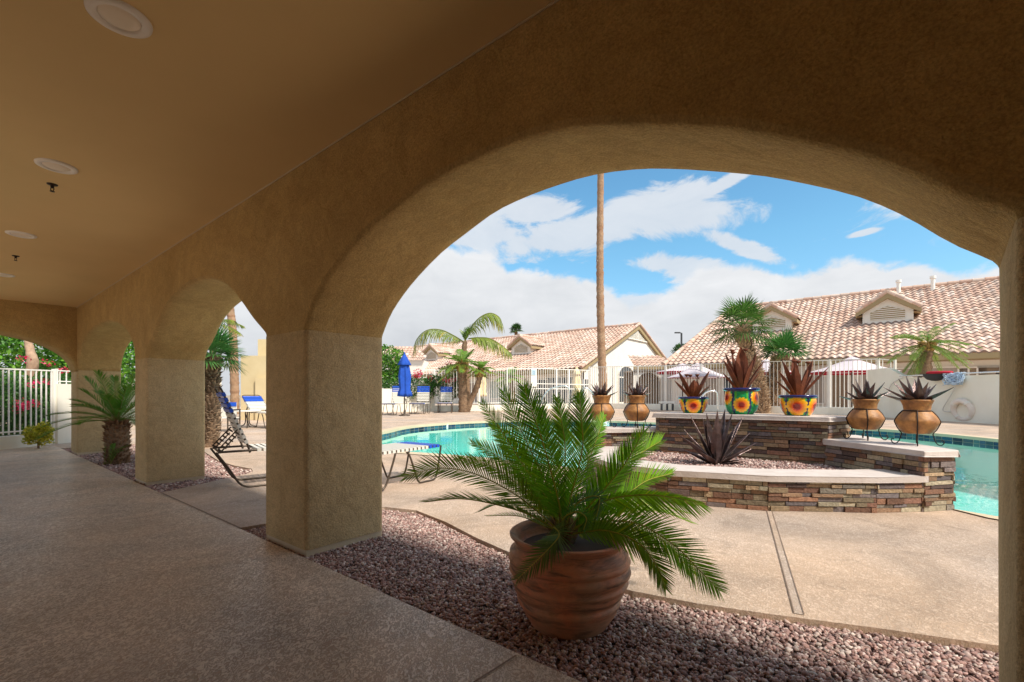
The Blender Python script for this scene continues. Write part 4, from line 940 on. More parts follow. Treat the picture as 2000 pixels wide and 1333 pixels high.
# white wall left of the fence (stepped, curved shoulder)
w0, w1 = G(690, 806), G(848, 803.8)
def wall_profile(name, a, b, prof, th, mat, label, cat='wall'):
    d = (b - a).normalized(); s = d.cross(Z) * th; mb = MB(); n = len(prof); L = (b - a).length
    f = [a + d * L * t + Z * z for t, z in prof]; k = [q - s * (1 if s.y < 0 else -1) for q in f]
    g = [a + d * L * t for t, z in prof]; h = [q - s * (1 if s.y < 0 else -1) for q in g]
    mb.add(f + k + g + h, [(i, i + 1, 2 * n + i + 1, 2 * n + i) for i in range(n - 1)] + [(n + i, n + i + 1, 3 * n + i + 1, 3 * n + i) for i in range(n - 1)] + [(i, i + 1, n + i + 1, n + i) for i in range(n - 1)] + [(0, n, 3 * n, 2 * n), (n - 1, 2 * n - 1, 4 * n - 1, 3 * n - 1)])
    return mb.build(name, mat, label=label, cat=cat)
wall_profile('garden_wall', w0, w1, [(0, 1.50), (.66, 1.56), (.71, 1.64), (.745, 1.85), (.78, 2.12), (.82, 2.22), (1, 2.26)], .25, 'wallwhite', 'white wall with a curved shoulder behind the far loungers')
fence([lerp(w0, w1, .80) + Z * 0, w1], 2.25, [2.78, 2.84], .2, 'short white picket section on top of the curved white wall', post=1.4)
# right cream wall
r0, r1 = Vector((18.95, 24.2, 0)), Vector((18.95, 12.0, 0))
wall_profile('garden_wall', r0, r1, [(0, 2.45), (.10, 2.45), (.125, 2.40), (.16, 2.15), (.20, 1.99), (.21, 1.95), (1, 1.90)], .25, 'wallwhite', 'long cream wall with a raised end behind the right clay pots')
fence([Vector(((1716 - 1000) / F * 24.3, 24.3, 0)), Vector(((1748 - 1000) / F * 23.6, 23.6, 0))], 2.45, [3.03, 2.9], .3, 'short white picket piece over the raised end of the cream wall', post=1.2)
# skimmer pole, net and rope on the wall; ring below
a_, b_ = Vector((18.55, 22.0, 2.02)), Vector((18.55, 13.5, 2.0)); sk = empty('skimmer_net', a_, 'long pool skimmer pole with dark net resting along the cream wall', 'skimmer net')
mb = MB(); mb.tube([a_, b_], .035, 8); mb.build('pole', 'chrome', sk)
mb = MB(); c = P(1828, 734, 20.1); c.x = 18.5
mb.lathe([(.42, .0), (.38, -.12), (.28, -.24), (.12, -.30), (.001, -.31)], Vector((18.5, c.y, 2.05)), 20); mb.build('net', 'net', sk)
mb = MB(); mb.tube([Vector((18.5 + .38 * math.cos(a), c.y - .2 + .40 * math.sin(a), 2.10)) for a in [R(x) for x in range(0, 361, 20)]], .055, 6); mb.build('net_rim', 'redcloth', sk)
for (y_, z_) in ((21.0, 1.95), (17.6, 1.95), (14.5, 1.95)): mb = MB(); mb.box(Vector((18.75, y_, z_)), .42, .05, .05); mb.build('hook', 'iron', sk)
ry = P(1866, 738, 19.2).y
mb = MB(); random.seed(4); pts_ = []
c = Vector((18.55, 19.25, 1.80))
for k in range(150): pts_.append(c + Vector((rnd(-.16, .1), rnd(-.42, .42), rnd(-.26, .26))) * (1 if k % 7 else .6))
mb.tube(cr(pts_, 500), .018, 4); mb.build('rope_coil', 'rope', label='tangled pale blue rope bundle hanging on the cream wall', cat='rope')
rc = Vector((18.68, 19.05, .50)); mb = MB()
ri = empty('life_ring', rc, 'white life ring leaning against the foot of the cream wall', 'life ring')
Rr = .385; ring = [rc + Vector((-.10 * math.sin(a), Rr * 1.0 * math.cos(a), Rr * math.sin(a))) for a in [2 * math.pi * k / 36 for k in range(37)]]
mb.tube(ring, .115, 12, caps=False); mb.build('ring', 'ring', ri)
for k in range(4):
    a = R(45 + 90 * k); q = rc + Vector((-.10 * math.sin(a), Rr * math.cos(a), Rr * math.sin(a))); t_ = Vector((0, -math.sin(a), math.cos(a))); mb = MB(); mb.tube([q - t_ * .05, q + t_ * .05], .124, 12); mb.build('band', 'vinylw', ri)
mb = MB(); mb.tube(cr([c + Vector((0, -.1, -.2)), Vector((18.6, 19.5, 1.1)), Vector((18.6, 19.85, .5)), rc + Vector((-.05, .5, -.1))], 20), .02, 5); mb.build('rope', 'palerope', ri)
mb = MB(); mb.tube(cr([Vector((18.62, 21.9, 1.95)), Vector((18.62, 22.5, 1.7)), Vector((18.62, 22.7, 1.3)), Vector((18.62, 22.3, .9)), Vector((18.62, 21.8, .75))], 20), .018, 5); mb.build('hanging_cord', 'palerope', label='thin pale cord looping down the raised end of the cream wall', cat='cord')

# ------------------------------------------------------------------ houses
TC = [(.74, .52, .41), (.76, .555, .44), (.71, .475, .37), (.79, .61, .50), (.66, .44, .34), (.75, .535, .42), (.82, .66, .56)]
def tile_roof(name, parent, mk, u0f, u1f, v0, v1, z0, pitch, tw, row, amp=.11):
    # courses of S tiles; u runs along the eave, slope climbs with v
    sl = math.hypot(1, pitch); L = (v1 - v0) * sl; rows = int(L / row); mb = MB(); S_ = 8
    for j in range(rows):
        va = v0 + (v1 - v0) * j / rows; vb = v0 + (v1 - v0) * (j + 1.12) / rows; vb = min(vb, v1 + .01)
        za, zb = z0 + (va - v0) * pitch, z0 + (vb - v0) * pitch; ua, ub = u0f((va - v0) / (v1 - v0)), u1f((va - v0) / (v1 - v0))
        k0, k1 = int(math.floor(ua / tw)), int(math.ceil(ub / tw))
        for k in range(k0, k1):
            c = shade(random.choice(TC), rnd(.85, 1.12)); vs = []; us = []
            for i in range(S_ + 1):
                u = (k + i / S_) * tw; u = min(max(u, ua), ub); us.append(u)
                ph = 2 * math.pi * (u / tw); w = amp * (.5 + .5 * math.sin(ph)) ** .8 
                vs.append((u, va, za + w + .075, w))
            if us[-1] - us[0] < 1e-4: continue
            top = [mk(u, vb, zb + w * .9 + .0) for (u, _, _, w) in vs]; bot = [mk(u, va, z) for (u, _, z, w) in vs]; low = [mk(u, va, z - .085) for (u, _, z, w) in vs]
            n = S_ + 1; dk = shade(c, .5)  # tile butts coloured darker to paint the shadow between courses
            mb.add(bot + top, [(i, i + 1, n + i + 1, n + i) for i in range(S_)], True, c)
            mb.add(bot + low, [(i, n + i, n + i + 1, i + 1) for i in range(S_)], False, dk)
    return mb.build(name, 'tile', parent)
def ridge_caps(parent, a, b, r=.2, step=.7):
    mb = MB(); d = b - a; n = max(1, int(d.length / step))
    for k in range(n):
        p, q = lerp(a, b, k / n), lerp(a, b, (k + 1.08) / n); mb.tube([p, q], [r * 1.08, r * .9], 10, shade(random.choice(TC), rnd(.85, 1.1)), smooth=True)
    return mb.build('ridge_caps', 'tile', parent)
def plate(mb, mk, pts): mb.add([mk(*p) for p in pts], [tuple(range(len(pts)))])
def dormer(parent, u, v, zroof, w, wh, pitchroof, depth, pk=.62):
    # gabled louvre dormer facing -V; children: wall, roof, louvre
    mk = mkw; z0 = zroof - .15; zt = zroof + wh; zp = zt + w / 2 * pk; hw = w / 2; back = v + depth
    mb = MB(); plate(mb, mk, [(u - hw, v, z0), (u + hw, v, z0), (u + hw, v, zt), (u, v, zp), (u - hw, v, zt)])
    for s in (-1, 1): plate(mb, mk, [(u + s * hw, v, z0), (u + s * hw, back, z0 + pitchroof * depth), (u + s * hw, back, zt), (u + s * hw, v, zt)])
    wl_ = mb.build('dormer_wall', 'housewall', parent)
    # louvre
    lw = hw * .68; zb = zroof + wh * .28; zl = zroof + wh * .78; lp = zl + lw * .42
    mb = MB(); plate(mb, mk, [(u - lw, v - .02, zb), (u + lw, v - .02, zb), (u + lw, v - .02, zl), (u, v - .02, lp), (u - lw, v - .02, zl)]); lv = mb.build('louvre_back', 'fascia', parent)
    mb = MB(); n = 7
    for k in range(n):
        z = lerp(zb, lp, (k + .3) / n); ww = lw if z < zl else lw * max(.05, 1 - (z - zl) / (lp - zl)); mb.box(mk(u, v - .05, z), ww * 2, .05, .05, U, V)
    mb.build('slats', 'housewall', lv)
    # roof: two tiled slopes with fascia
    ov = .42; of = .38; er = hw + ov; ze = zt - ov * pk + .02
    for s in (-1, 1):
        mk2 = (lambda s: (lambda a, b, z: W(u + s * (er - b), v - of + a, z)))(s)
        tile_roof('dormer_roof', parent, mk2, lambda t: 0, lambda t: depth + of, 0, er, ze + .14, pk, .42, .55, .09)
    mb = MB()
    for s in (-1, 1):
        a = (u + s * er, v - of, ze); b = (u, v - of, zp + .12)
        plate(mb, mk, [a, b, (b[0], b[1], b[2] - .34), (a[0], a[1], a[2] - .30)])
        plate(mb, mk, [(a[0], a[1], a[2] - .30), (b[0], b[1], b[2] - .34), (b[0], b[1] + of, b[2] - .34), (a[0], a[1] + of, a[2] - .30)])
        plate(mb, mk, [(a[0], a[1], a[2]), (a[0], back, a[2]), (a[0], back, a[2] - .28), (a[0], a[1], a[2] - .28)])
        plate(mb, mk, [(a[0], a[1], a[2] - .28), (a[0], back, a[2] - .28), (u + s * hw, back, a[2] - .20), (u + s * hw, a[1], a[2] - .20)])
    mb.build('dormer_fascia', 'fascia', parent)
    for s in (-1, 1): ridge_caps(parent, mk(u + s * er, v - of + .06, ze + .14), mk(u, v - of + .06, zp + .28), .15, .5)
    ridge_caps(parent, mk(u, v - of - .05, zp + .30), mk(u, back, zp + .30), .17)
# right house (B2)
VE, ZE, PI2, VR = 38.0, 3.55, .5, 50.7
h2 = empty('house', W(4, 44), 'large cream house at right with a pink tiled roof and two louvred dormers', 'house')
zr = ZE + PI2 * (VR - VE)
tile_roof('roof', h2, mkw, lambda t: -16, lambda t: lerp(14.3, 11.9, t), VE, VR, ZE, PI2, .43, .60, .12)
mb = MB(); plate(mb, mkw, [(-16, VR, zr), (11.9, VR, zr), (14.3, VR + 12.7, ZE), (-16, VR + 12.7, ZE)]); plate(mb, mkw, [(14.28, VE, ZE), (11.88, VR, zr), (14.28, VR + 12.7, ZE)]); mb.build('rear_roof', M('rear_tile', (.6, .42, .32)), h2)
ridge_caps(h2, W(12, VR, zr + .12), W(-16, VR, zr + .12), .2); ridge_caps(h2, W(14.3, VE, ZE + .12), W(11.95, VR, zr + .1), .18)
mb = MB(); mb.box(W(-.9, VE + .06, ZE - .13), 30.4, .12, .34, U, V); mb.box(W(-.9, VE + .62, ZE - .28), 30.2, 1.2, .06, U, V); mb.build('fascia', 'fascia', h2)
mb = MB(); mb.box(W(-1, VE + 1.4, (ZE - .32) / 2), 30, .3, ZE - .34, U, V); mb.build('wall', 'housewall', h2)
for s, uu in ((1, 7.2), (1, -.30)): dormer(h2, uu, 43.6, ZE + PI2 * (43.6 - VE), 2.9, 1.15, PI2, 4.2)
def window(parent, u, v, z, w, h, mat='glass', frame='white', mull=1, facing=0, nm='window'):
    # facing 0: looks to -V;  1: looks to -U
    ax, ay = (U, V) if facing == 0 else (V, U)
    c = W(u, v, z); mb = MB(); t = .09
    mb.box(c + Z * (h / 2), w + .02, .08, t, ax, ay); mb.box(c - Z * (h / 2), w + .02, .08, t, ax, ay)
    for s in (-1, 1): mb.box(c + ax * s * w / 2, t, .075, h, ax, ay)
    for k in range(mull): mb.box(c + ax * (w * ((k + 1) / (mull + 1) - .5)), .05, .06, h - .05, ax, ay)
    f = mb.build(nm, frame, parent); mb = MB(); mb.box(c + ay * .02, w, .03, h, ax, ay); mb.build('pane', mat, f)
VW = VE + 1.25 - .05
for (px, w, z0, z1, m, mu) in ((1427, 1.0, .4, 2.6, 'glass', 1), (1478, 1.5, .3, 2.6, 'glass', 1), (1590, 1.2, .5, 2.6, 'shade', 1), (1640, .9, .0, 2.7, 'door', 0), (1702, 1.1, .1, 2.7, 'shade', 0), (1810, 3.6, 1.2, 2.85, 'shade', 1), (1912, 1.7, .1, 2.8, 'door', 0), (1948, 1.6, .1, 2.8, 'shade', 0), (1545, 1.0, .4, 2.5, 'blind', 1), (1387, 1.2, .2, 2.5, 'shade', 1)):
    d = (px - CX) / F; Y = VW / (d * V.x + V.y); q = Vector((d * Y, Y, 0)); window(h2, q.dot(U), VW, (z0 + z1) / 2, w * 1.05, z1 - z0, m, mull=mu)
for (px, y0) in ((1755, 562), (1822, 554)):
    d = (px - CX) / F; v_ = VR - .8; Y = v_ / (d * V.x + V.y); q = Vector((d * Y, Y, 0)); zz = zr - .4; mb = MB(); mb.tube([q + Z * zz, q + Z * (zz + .95)], .14, 10); mb.tube([q + Z * (zz + .95), q + Z * (zz + 1.15)], .2, 10); mb.build('vent_pipe', 'white', h2)
# left house (B1)
v1e, z1e, p1, v1r, u1 = 39.96, 3.71, .426, 54.1, 23.7
h1 = empty('house', W(40, 46), 'cream house with a white gable end and arched window beyond the pool gate', 'house')
z1r = z1e + p1 * (v1r - v1e)
tile_roof('roof', h1, mkw, lambda t: u1 - .35, lambda t: 66, v1e, v1r, z1e, p1, .50, .72, .13)
mb = MB(); plate(mb, mkw, [(u1 - .35, v1r, z1r), (66, v1r, z1r), (66, v1r + 14.1, z1e), (u1 - .35, v1r + 14.1, z1e)]); mb.build('rear_roof', MT['ring'] if False else M('rear_tile_b', (.6, .42, .32)), h1)
ridge_caps(h1, W(u1 - .35, v1r, z1r + .12), W(66, v1r, z1r + .12), .22); ridge_caps(h1, W(u1 - .35, v1e, z1e + .16), W(u1 - .35, v1r, z1r + .16), .17, .72); ridge_caps(h1, W(u1 - .35, v1r + 14.1, z1e + .16), W(u1 - .35, v1r, z1r + .16), .17, .72)
mb = MB(); mb.box(W(44.8, v1e + .06, z1e - .14), 42.5, .12, .36, U, V); mb.box(W(44.8, v1e + .6, z1e - .3), 42.4, 1.2, .06, U, V)
for s in (0, 1):
    va, vb = (v1e, v1r) if s == 0 else (v1r + 14.1, v1r)
    plate(mb, mkw, [(u1 - .33, va, z1e + .04), (u1 - .33, vb, z1r + .04), (u1 - .33, vb, z1r - .52), (u1 - .33, va, z1e - .48)])
    plate(mb, mkw, [(u1 - .33, va, z1e - .48), (u1 - .33, vb, z1r - .52), (u1 + .4, vb, z1r - .52), (u1 + .4, va, z1e - .48)])
mb.build('fascia', 'fascia', h1)
mb = MB(); mb.box(W(45, v1e + 1.4, (z1e - .34) / 2), 42, .3, z1e - .36, U, V)
plate(mb, mkw, [(u1, v1e + 1.2, 0), (u1, v1r + 12.9, 0), (u1, v1r + 12.9, z1e + .2), (u1, v1r, z1r - .35), (u1, v1e + 1.2, z1e + .2)]); mb.build('wall', 'housewall', h1)
dormer(h1, 35.2, 45.5, z1e + p1 * (45.5 - v1e), 3.0, 1.25, p1, 4.6); dormer(h1, 52.0, 45.5, z1e + p1 * (45.5 - v1e), 3.0, 1.25, p1, 4.6)
def onU(px, u):
    d = (px - CX) / F; Y = u / (d * U.x + U.y); return Vector((d * Y, Y, 0))
# gable louvre
mb = MB(); zb_ = 8.05; hwv = 1.9
plate(mb, mkw, [(u1 - .05, v1r - hwv * 1.25, zb_), (u1 - .05, v1r + hwv * 1.25, zb_), (u1 - .05, v1r, zb_ + 1.02)]); gl_ = mb.build('gable_vent', 'blind', h1)
mb = MB()
for k in range(7): z = zb_ + .05 + k * .14; ww = 1.25 * hwv * (1 - (z - zb_) / 1.05); mb.box(W(u1 - .10, v1r, z), ww * 2, .08, .075, V, U)
mb.box(W(u1 - .13, v1r, zb_ + .5), .18, .08, 1.0, V, U); mb.box(W(u1 - .12, v1r, zb_ - .14), hwv * 3.2, .12, .16, V, U); mb.build('slats', 'housewall', gl_)
# arched window in gable wall
q = onU(1222, u1); vv = q.dot(V); zc = H + (CY - 733) / F * q.y; mb = MB(); wv = (onU(1235, u1).dot(V) - onU(1208, u1).dot(V)) / 2; zb0 = .3
arcp = [(vv - wv, zb0)] + [(vv - wv * math.cos(R(a)), zc + 1.05 * math.sin(R(a))) for a in range(0, 181, 12)] + [(vv + wv, zb0)]
mb.add([W(u1 - .04, a, z) for a, z in arcp], [tuple(range(len(arcp)))]); aw = mb.build('arched_window', 'glass', h1)
mb = MB(); mb.tube([W(u1 - .08, lerp(vv, a, 1.06), z) for a, z in arcp], .10, 6); mb.box(W(u1 - .08, vv, zc - .3), wv * 2, .1, .14, V, U); mb.box(W(u1 - .08, vv, zc - .9), .10, .1, 2.4, V, U); mb.build('frame', 'white', aw)
q = onU(1146, u1); window(h1, u1 - .03, q.dot(V), 2.3, 1.1, .9, 'glass', facing=1)
VW1 = v1e + 1.2
for (px, w, z0, z1, m, mu) in ((976, 3.0, .7, 2.8, 'blind', 1), (1060, 1.4, .2, 2.8, 'glass', 1), (1082, 2.0, .2, 3.0, 'glass', 2), (1112, 2.0, .2, 3.0, 'glass', 2), (925, 1.5, .2, 2.6, 'shade', 0)):
    d = (px - CX) / F; Y = VW1 / (d * V.x + V.y); q = Vector((d * Y, Y, 0)); window(h1, q.dot(U), VW1, (z0 + z1) / 2, w, z1 - z0, m, mull=mu)
# porch between the houses
po = empty('porch', P(1280, 800, 44), 'small tiled porch with a dark archway between the two houses', 'porch')
x0, x1, yp = P(1238, 0, 43).x, P(1318, 0, 43).x, 43.0; zpe = H + (CY - 716) / F * yp; zpt = zpe + 1.15
tile_roof('roof', po, lambda a, b, z: Vector((x0 + a, yp + b, z)), lambda t: 0, lambda t: (x1 - x0) - t * .9, 0, 2.3, zpe, .5, .46, .6, .12)
mb = MB(); mb.box(((x0 + x1) / 2, yp + .05, zpe - .12), x1 - x0, .1, .3); mb.build('fascia', 'fascia', po)
acx, aw_ = P(1270, 0, yp).x, 1.15; zsp = 2.2; mb = MB()
ap = [(acx - aw_, 0)] + [(acx - aw_ * math.cos(R(a)), zsp + aw_ * .9 * math.sin(R(a))) for a in range(0, 181, 12)] + [(acx + aw_, 0)]
outl = [(x0, 0)] + ap + [(x1, 0), (x1, zpe - .2), (x0, zpe - .2)]
lp = [[Vector((a, b, 0)) for a, b in outl]]; mb.add([(a, yp + .3, b) for a, b in outl], [tuple(t) for t in tessellate_polygon(lp)]); mb.add([(a, yp + .3, b) for a, b in ap] + [(a, yp + .8, b) for a, b in ap], [(i, i + 1, len(ap) + i + 1, len(ap) + i) for i in range(len(ap) - 1)])
mb.build('wall', 'housewall', po); mb = MB(); mb.box((acx, yp + 1.6, 1.6), 4.2, .1, 3.3); mb.box((acx, yp + 1.0, 3.3), 4.2, 1.6, .1); mb.build('shade_backing', 'door', po)  # brown back panel and ceiling plate added to darken the archway's shaded interior
# tan building and pale wall through the second arch
tb_ = empty('tan_building', P(520, 800, 21), 'tan stepped building seen through the second arch', 'building')
mb = MB(); a = P(465, 0, 20.5).x; b = P(620, 0, 20.5).x; mb.box(((a + b) / 2, 22.2, 1.45), b - a, 3, 2.9); a2 = P(482, 0, 20.7).x; mb.box(((a2 + b) / 2, 22.6, 2.9 + .42), b - a2, 2.0, .85); mb.build('wall', 'tanwall', tb_)
mb = MB(); a3 = P(497, 0, 20.5).x; mb.box((a3 + 1.3, 20.64, .95), 2.6, .16, 1.9); mb.build('buttress', 'tanwall', tb_)
mb = MB(); mb.box((a - 2.2, 19.2, .92), 4.4, .25, 1.84); mb.build('garden_wall', 'wallwhite', label='pale wall left of the tan building, seen through the second arch', cat='wall')
mb = MB(); a = P(225, 0, 19).x; mb.box((a - 1.5, 19.0, .78), 9.5, .25, 1.56); mb.build('garden_wall', 'wallwhite', label='low pale wall behind the small sago palm, seen through the third arch', cat='wall')
# distant roof behind the left chairs
h3 = empty('house', P(778, 800, 62), 'distant low house with a tiled gable at the far left of the pool view', 'house')
mb = MB(); c = P(776, 0, 62); mb.box((c.x, 64, 2.9), 7, 4, 5.8); mb.build('wall', 'housewall', h3)
tile_roof('roof', h3, lambda a, b, z: Vector((c.x - 4 + a, 61.4 + b, z)), lambda t: t * 2.5, lambda t: 8 - t * 2.5, 0, 3.4, 6.0, .55, .5, .7, .12)
# left fence with hedge
lf = [Vector((-10.62, 8.2, 0)), Vector((-10.62, 10.65, 0))]
fence(lf, .30, [1.67, 1.70], .108, 'white picket fence seen through the end arch at far left', pw=.026, post=2.5, bar=.02)
mb = MB(); mb.box((-10.70, 9.2, .135), .18, 3.6, .27); mb.build('curb_wall', 'wallwhite', label='low pale curb under the far left picket fence', cat='wall')
mb = MB(); mb.box((-10.62, 11.0, .70), .16, .66, 1.40); mb.build('gate_panel', 'wallwhite', label='solid pale panel at the end of the far left fence', cat='wall')
fence([Vector((-10.62, 10.72, 0)), Vector((-10.62, 11.35, 0))], 1.40, [1.71, 1.71], .13, 'short picket strip above the solid pale panel at far left', pw=.022, post=1, bar=.018)
mb = MB()
bedg = [(-10.6, 8.0), (-10.55, 11.4), (-9.9, 11.2), (-9.85, 8.0)]
# hedge, trees, shrubs
PINK = (.55, .015, .12)
def plant(name, label, cat, base, trunk, blobs, n, size, cols, flowers=None, group=None, tr=.12, tcol=None):
    r = empty(name, base, label, cat, group)
    if trunk:
        for tp in trunk: ringtrunk('trunk', tp, tr, tr * .5, r, 'talltrunk', 14, .05, 10, lambda t: (tcol or (.30, .20, .13)))
    mb = MB(); leaves(mb, blobs, n, size, cols)
    if flowers: leaves(mb, flowers[0], flowers[1], flowers[2], flowers[3])
    mb.build('foliage', 'tint', r)
    return r
random.seed(31)
GR = [(.055, .16, .02), (.09, .22, .025), (.03, .09, .015), (.14, .28, .03)]
DG = [(.035, .10, .02), (.06, .15, .03), (.02, .06, .015)]
fb = []
for k in range(26): fb.append((rnd(-11.5, -10.9), rnd(7.9, 11.6), rnd(.7, 1.95), .10, .14, .09))
plant('bougainvillea_hedge', 'dense green bougainvillea hedge with pink flowers behind the far left fence', 'hedge', (-11.8, 9.8, 0), None, [(-11.9, 8.6, .7, .8, 1.3, .95), (-11.9, 10.4, .75, .85, 1.4, 1.0), (-12.0, 12.0, .8, .9, 1.2, .95)], 60000, .06, DG, (fb, 1500, .05, [PINK, (.7, .03, .2), (.45, .01, .06)]))
tb0 = Vector((-15.6, 14.6, 0))
plant('leafy_tree', 'bright green leafy tree with a pale leaning trunk beyond the far left fence', 'tree', tb0, [[tb0, P(63, 720, 14.2), P(60, 690, 14.2), P(52, 655, 14.3)]], [(-17.0, 15.4, 2.3, 2.4, 1.7, 1.5), (-14.2, 16.0, 2.1, 1.3, 1.5, 1.0), (-18.5, 14.5, 3.4, 2.2, 1.5, 1.3), (-15.0, 17, 3.1, 1.6, 1.4, 1.3)], 20000, .16, GR, tr=.17, tcol=(.46, .30, .20))
p = G(75, 876); plant('yellow_shrub', 'small yellow green shrub in front of the far left fence', 'shrub', p, [[p, p + Z * .15, p + Vector((.04, 0, .3))]], [(p.x, p.y, .33, .24, .24, .16), (p.x - .16, p.y, .16, .13, .13, .09), (p.x + .14, p.y, .46, .12, .12, .1), (p.x + .1, p.y, .18, .16, .15, .1)], 2600, .05, [(.40, .38, .04), (.52, .45, .06), (.26, .28, .04)], tr=.02)
p = P(247, 800, 17); plant('bougainvillea_bush', 'pink flowering bush glimpsed through the third arch', 'bush', (p.x, p.y, 0), None, [(p.x - .5, p.y + 2.4, 1.4, 1.2, .8, .75)], 2600, .12, DG, ([(p.x - .3, p.y + 1.9, 1.75, .9, .6, .35)], 500, .10, [PINK, (.75, .25, .35)]))
p = P(760, 800, 34); plant('leafy_tree', 'rounded green tree behind the white wall left of the blue umbrella', 'tree', (p.x, p.y, 0), [[Vector((p.x, p.y, 0)), Vector((p.x, p.y, 2)), Vector((p.x + .3, p.y, 3.2))]], [(p.x - .2, p.y, 3.4, 1.5, 1.4, 1.4), (p.x + .5, p.y, 2.1, 1.2, 1.1, .9), (p.x - 2.2, p.y, 3.0, 1.6, 1.3, 1.6)], 9000, .2, GR, tr=.12)
def fl(c, n, s): return [(c[0] + rnd(-s, s), c[1] + rnd(-.3, .3), c[2] + rnd(-s * .3, s * .3), .32, .25, .22) for _ in range(n)]
p = P(815, 800, 31); c_ = P(815, 733, 31)
plant('bougainvillea_bush', 'bougainvillea with red flowers spilling over the curved white wall', 'bush', (p.x, p.y, 0), None, [(p.x, p.y, 1.6, 1.6, .6, .85), (p.x + 1.2, p.y, 2.0, .7, .5, .5), (p.x - 1.9, p.y, 1.4, .9, .5, .8)], 4200, .15, DG, (fl((c_.x + .3, p.y - .3, c_.z), 6, .8), 300, .12, [PINK, (.5, .01, .05)]))
p = P(885, 800, 33.2)
plant('bougainvillea_bush', 'climbing bougainvillea behind the fence left of the thick palm trunk', 'bush', (p.x, p.y, 0), None, [(p.x - .4, p.y, 1.5, .8, .5, 1.2), (p.x + .5, p.y, 1.9, .6, .5, 1.1), (p.x, p.y, 2.9, 1.2, .5, .4)], 4200, .14, DG + [(.14, .10, .03)], (fl((p.x + .2, p.y - .4, 2.3), 5, .9) + fl((p.x + .6, p.y - .3, 3.1), 6, 1.1), 420, .12, [PINK, (.40, .01, .05), (.35, .10, .12)]))
p = G(1515, 811, 0); p = P(1518, 800, 30.5)
r = empty('grass_clump', (p.x, p.y, 0), 'bright green grassy clump at the foot of the shorter shaggy palm', 'grass clump'); mb = MB(); random.seed(3)
for k in range(260):
    a = rnd(0, 6.28); l = rnd(.5, 1.0); b0 = Vector((p.x + rnd(-.45, .6), p.y + rnd(-.2, .2), .1)); tp = b0 + Vector((math.cos(a) * l * .6, math.sin(a) * l * .3, l)); mb.add([b0 - Vector((.03, 0, 0)), b0 + Vector((.03, 0, 0)), tp], [(0, 1, 2)], False, shade((.20, .33, .05), rnd(.6, 1.3)))
mb.build('blades', 'tint', r)

# ------------------------------------------------------------------ palms
def tallc(t): 
    k = mnoise.noise(Vector((t * 40, 0, 0))) * .5 + .5; return tuple(lerp(a, b, k) for a, b in zip((.30, .14, .07), (.52, .36, .23)))
def tall_palm(path, r0, r1, label, ctop=True, rings=120):
    b = Vector((path[0].x, path[0].y, 0)); o = empty('fan_palm', b, label, 'palm'); ringtrunk('trunk', path, r0, r1, o, 'talltrunk', rings, .055, 14, tallc)
    mb = MB(); fancrown(mb, path[-1], 26, 1.2, 1.3, (.05, .12, .03), 8, w=.09); mb.build('crown', 'tint', o)
b = P(1178, 800, 41.5)
tall_palm([Vector((b.x, b.y, 0)), P(1177, 740, 41.5), P(1174, 660, 41.5), P(1172, 560, 41.5), P(1172, 460, 41.5), P(1173, 350, 41.5), P(1174, 200, 41.5), P(1176, 80, 41.5)], .40, .24, 'very tall slender palm trunk rising past the arch in the middle of the view')
b = P(459, 800, 27); tall_palm([Vector((b.x, b.y, 0)), P(458, 745, 27), P(456, 680, 27), P(454, 640, 27), P(449, 595, 27), P(444, 520, 27), P(440, 420, 27)], .24, .19, 'tall palm trunk seen through the second arch')
b = P(415, 800, 24); o = empty('feather_palm', (b.x, b.y, 0), 'palm with drooping yellow fronds high in the second arch', 'palm'); cpt = P(418, 632, 24)
ringtrunk('trunk', [Vector((b.x, b.y, 0)), Vector((cpt.x - .1, b.y, 2.2)), cpt], .2, .14, o, 'trunk', 30); mb = MB(); crown(mb, cpt, 16, 1.5, .5, (.12, .17, .03), 6, n=20, w=.05, droop=.8, tipc=(.5, .33, .08)); mb.build('crown', 'tint', o)
# fan palm in the second arch
b = G(408, 873); o = empty('fan_palm', b, 'shaggy fan palm beside the second pillar, seen through the second arch', 'palm'); cpt = P(414, 700, b.y)
ringtrunk('trunk', [b, lerp(b, cpt, .5), cpt], .17, .12, o); mb = MB(); random.seed(2); boots(mb, [b + Z * .1, lerp(b, cpt, .5), cpt], .18, .15, 34, 12, .12, (.14, .095, .06), (.32, .22, .14), .8); mb.build('leaf_bases', 'boots', o)
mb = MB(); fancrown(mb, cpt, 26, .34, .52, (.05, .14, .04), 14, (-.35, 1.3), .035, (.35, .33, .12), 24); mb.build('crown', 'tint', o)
# big fan palm and smaller one behind the painted pots
Yb = 28.5
def shaggy(name, path, r0, r1, rows, per, L, label, skirt=None, seed=1):
    o = empty(name, (path[0].x, path[0].y, 0), label, 'palm', 'fan palms behind the painted pots'); ringtrunk('trunk', path, r0, r1, o); mb = MB(); random.seed(seed)
    boots(mb, path, r0 * 1.02, r1 * 1.15, rows, per, L, (.26, .16, .09), (.55, .40, .26), .75); mb.build('leaf_bases', 'boots', o); return o
pth = [Vector((P(1489, 0, Yb).x, Yb, 0)), P(1488, 780, Yb), P(1480, 740, Yb), P(1466, 700, Yb), P(1452, 665, Yb), P(1449, 640, Yb)]
o = shaggy('fan_palm', pth, .36, .30, 50, 14, .28, 'larger fan palm with a curved shaggy trunk behind the middle painted pot', seed=3)
mb = MB(); random.seed(12); c = pth[-1]
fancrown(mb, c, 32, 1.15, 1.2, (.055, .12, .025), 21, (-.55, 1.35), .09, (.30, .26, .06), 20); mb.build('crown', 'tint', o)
mb = MB()
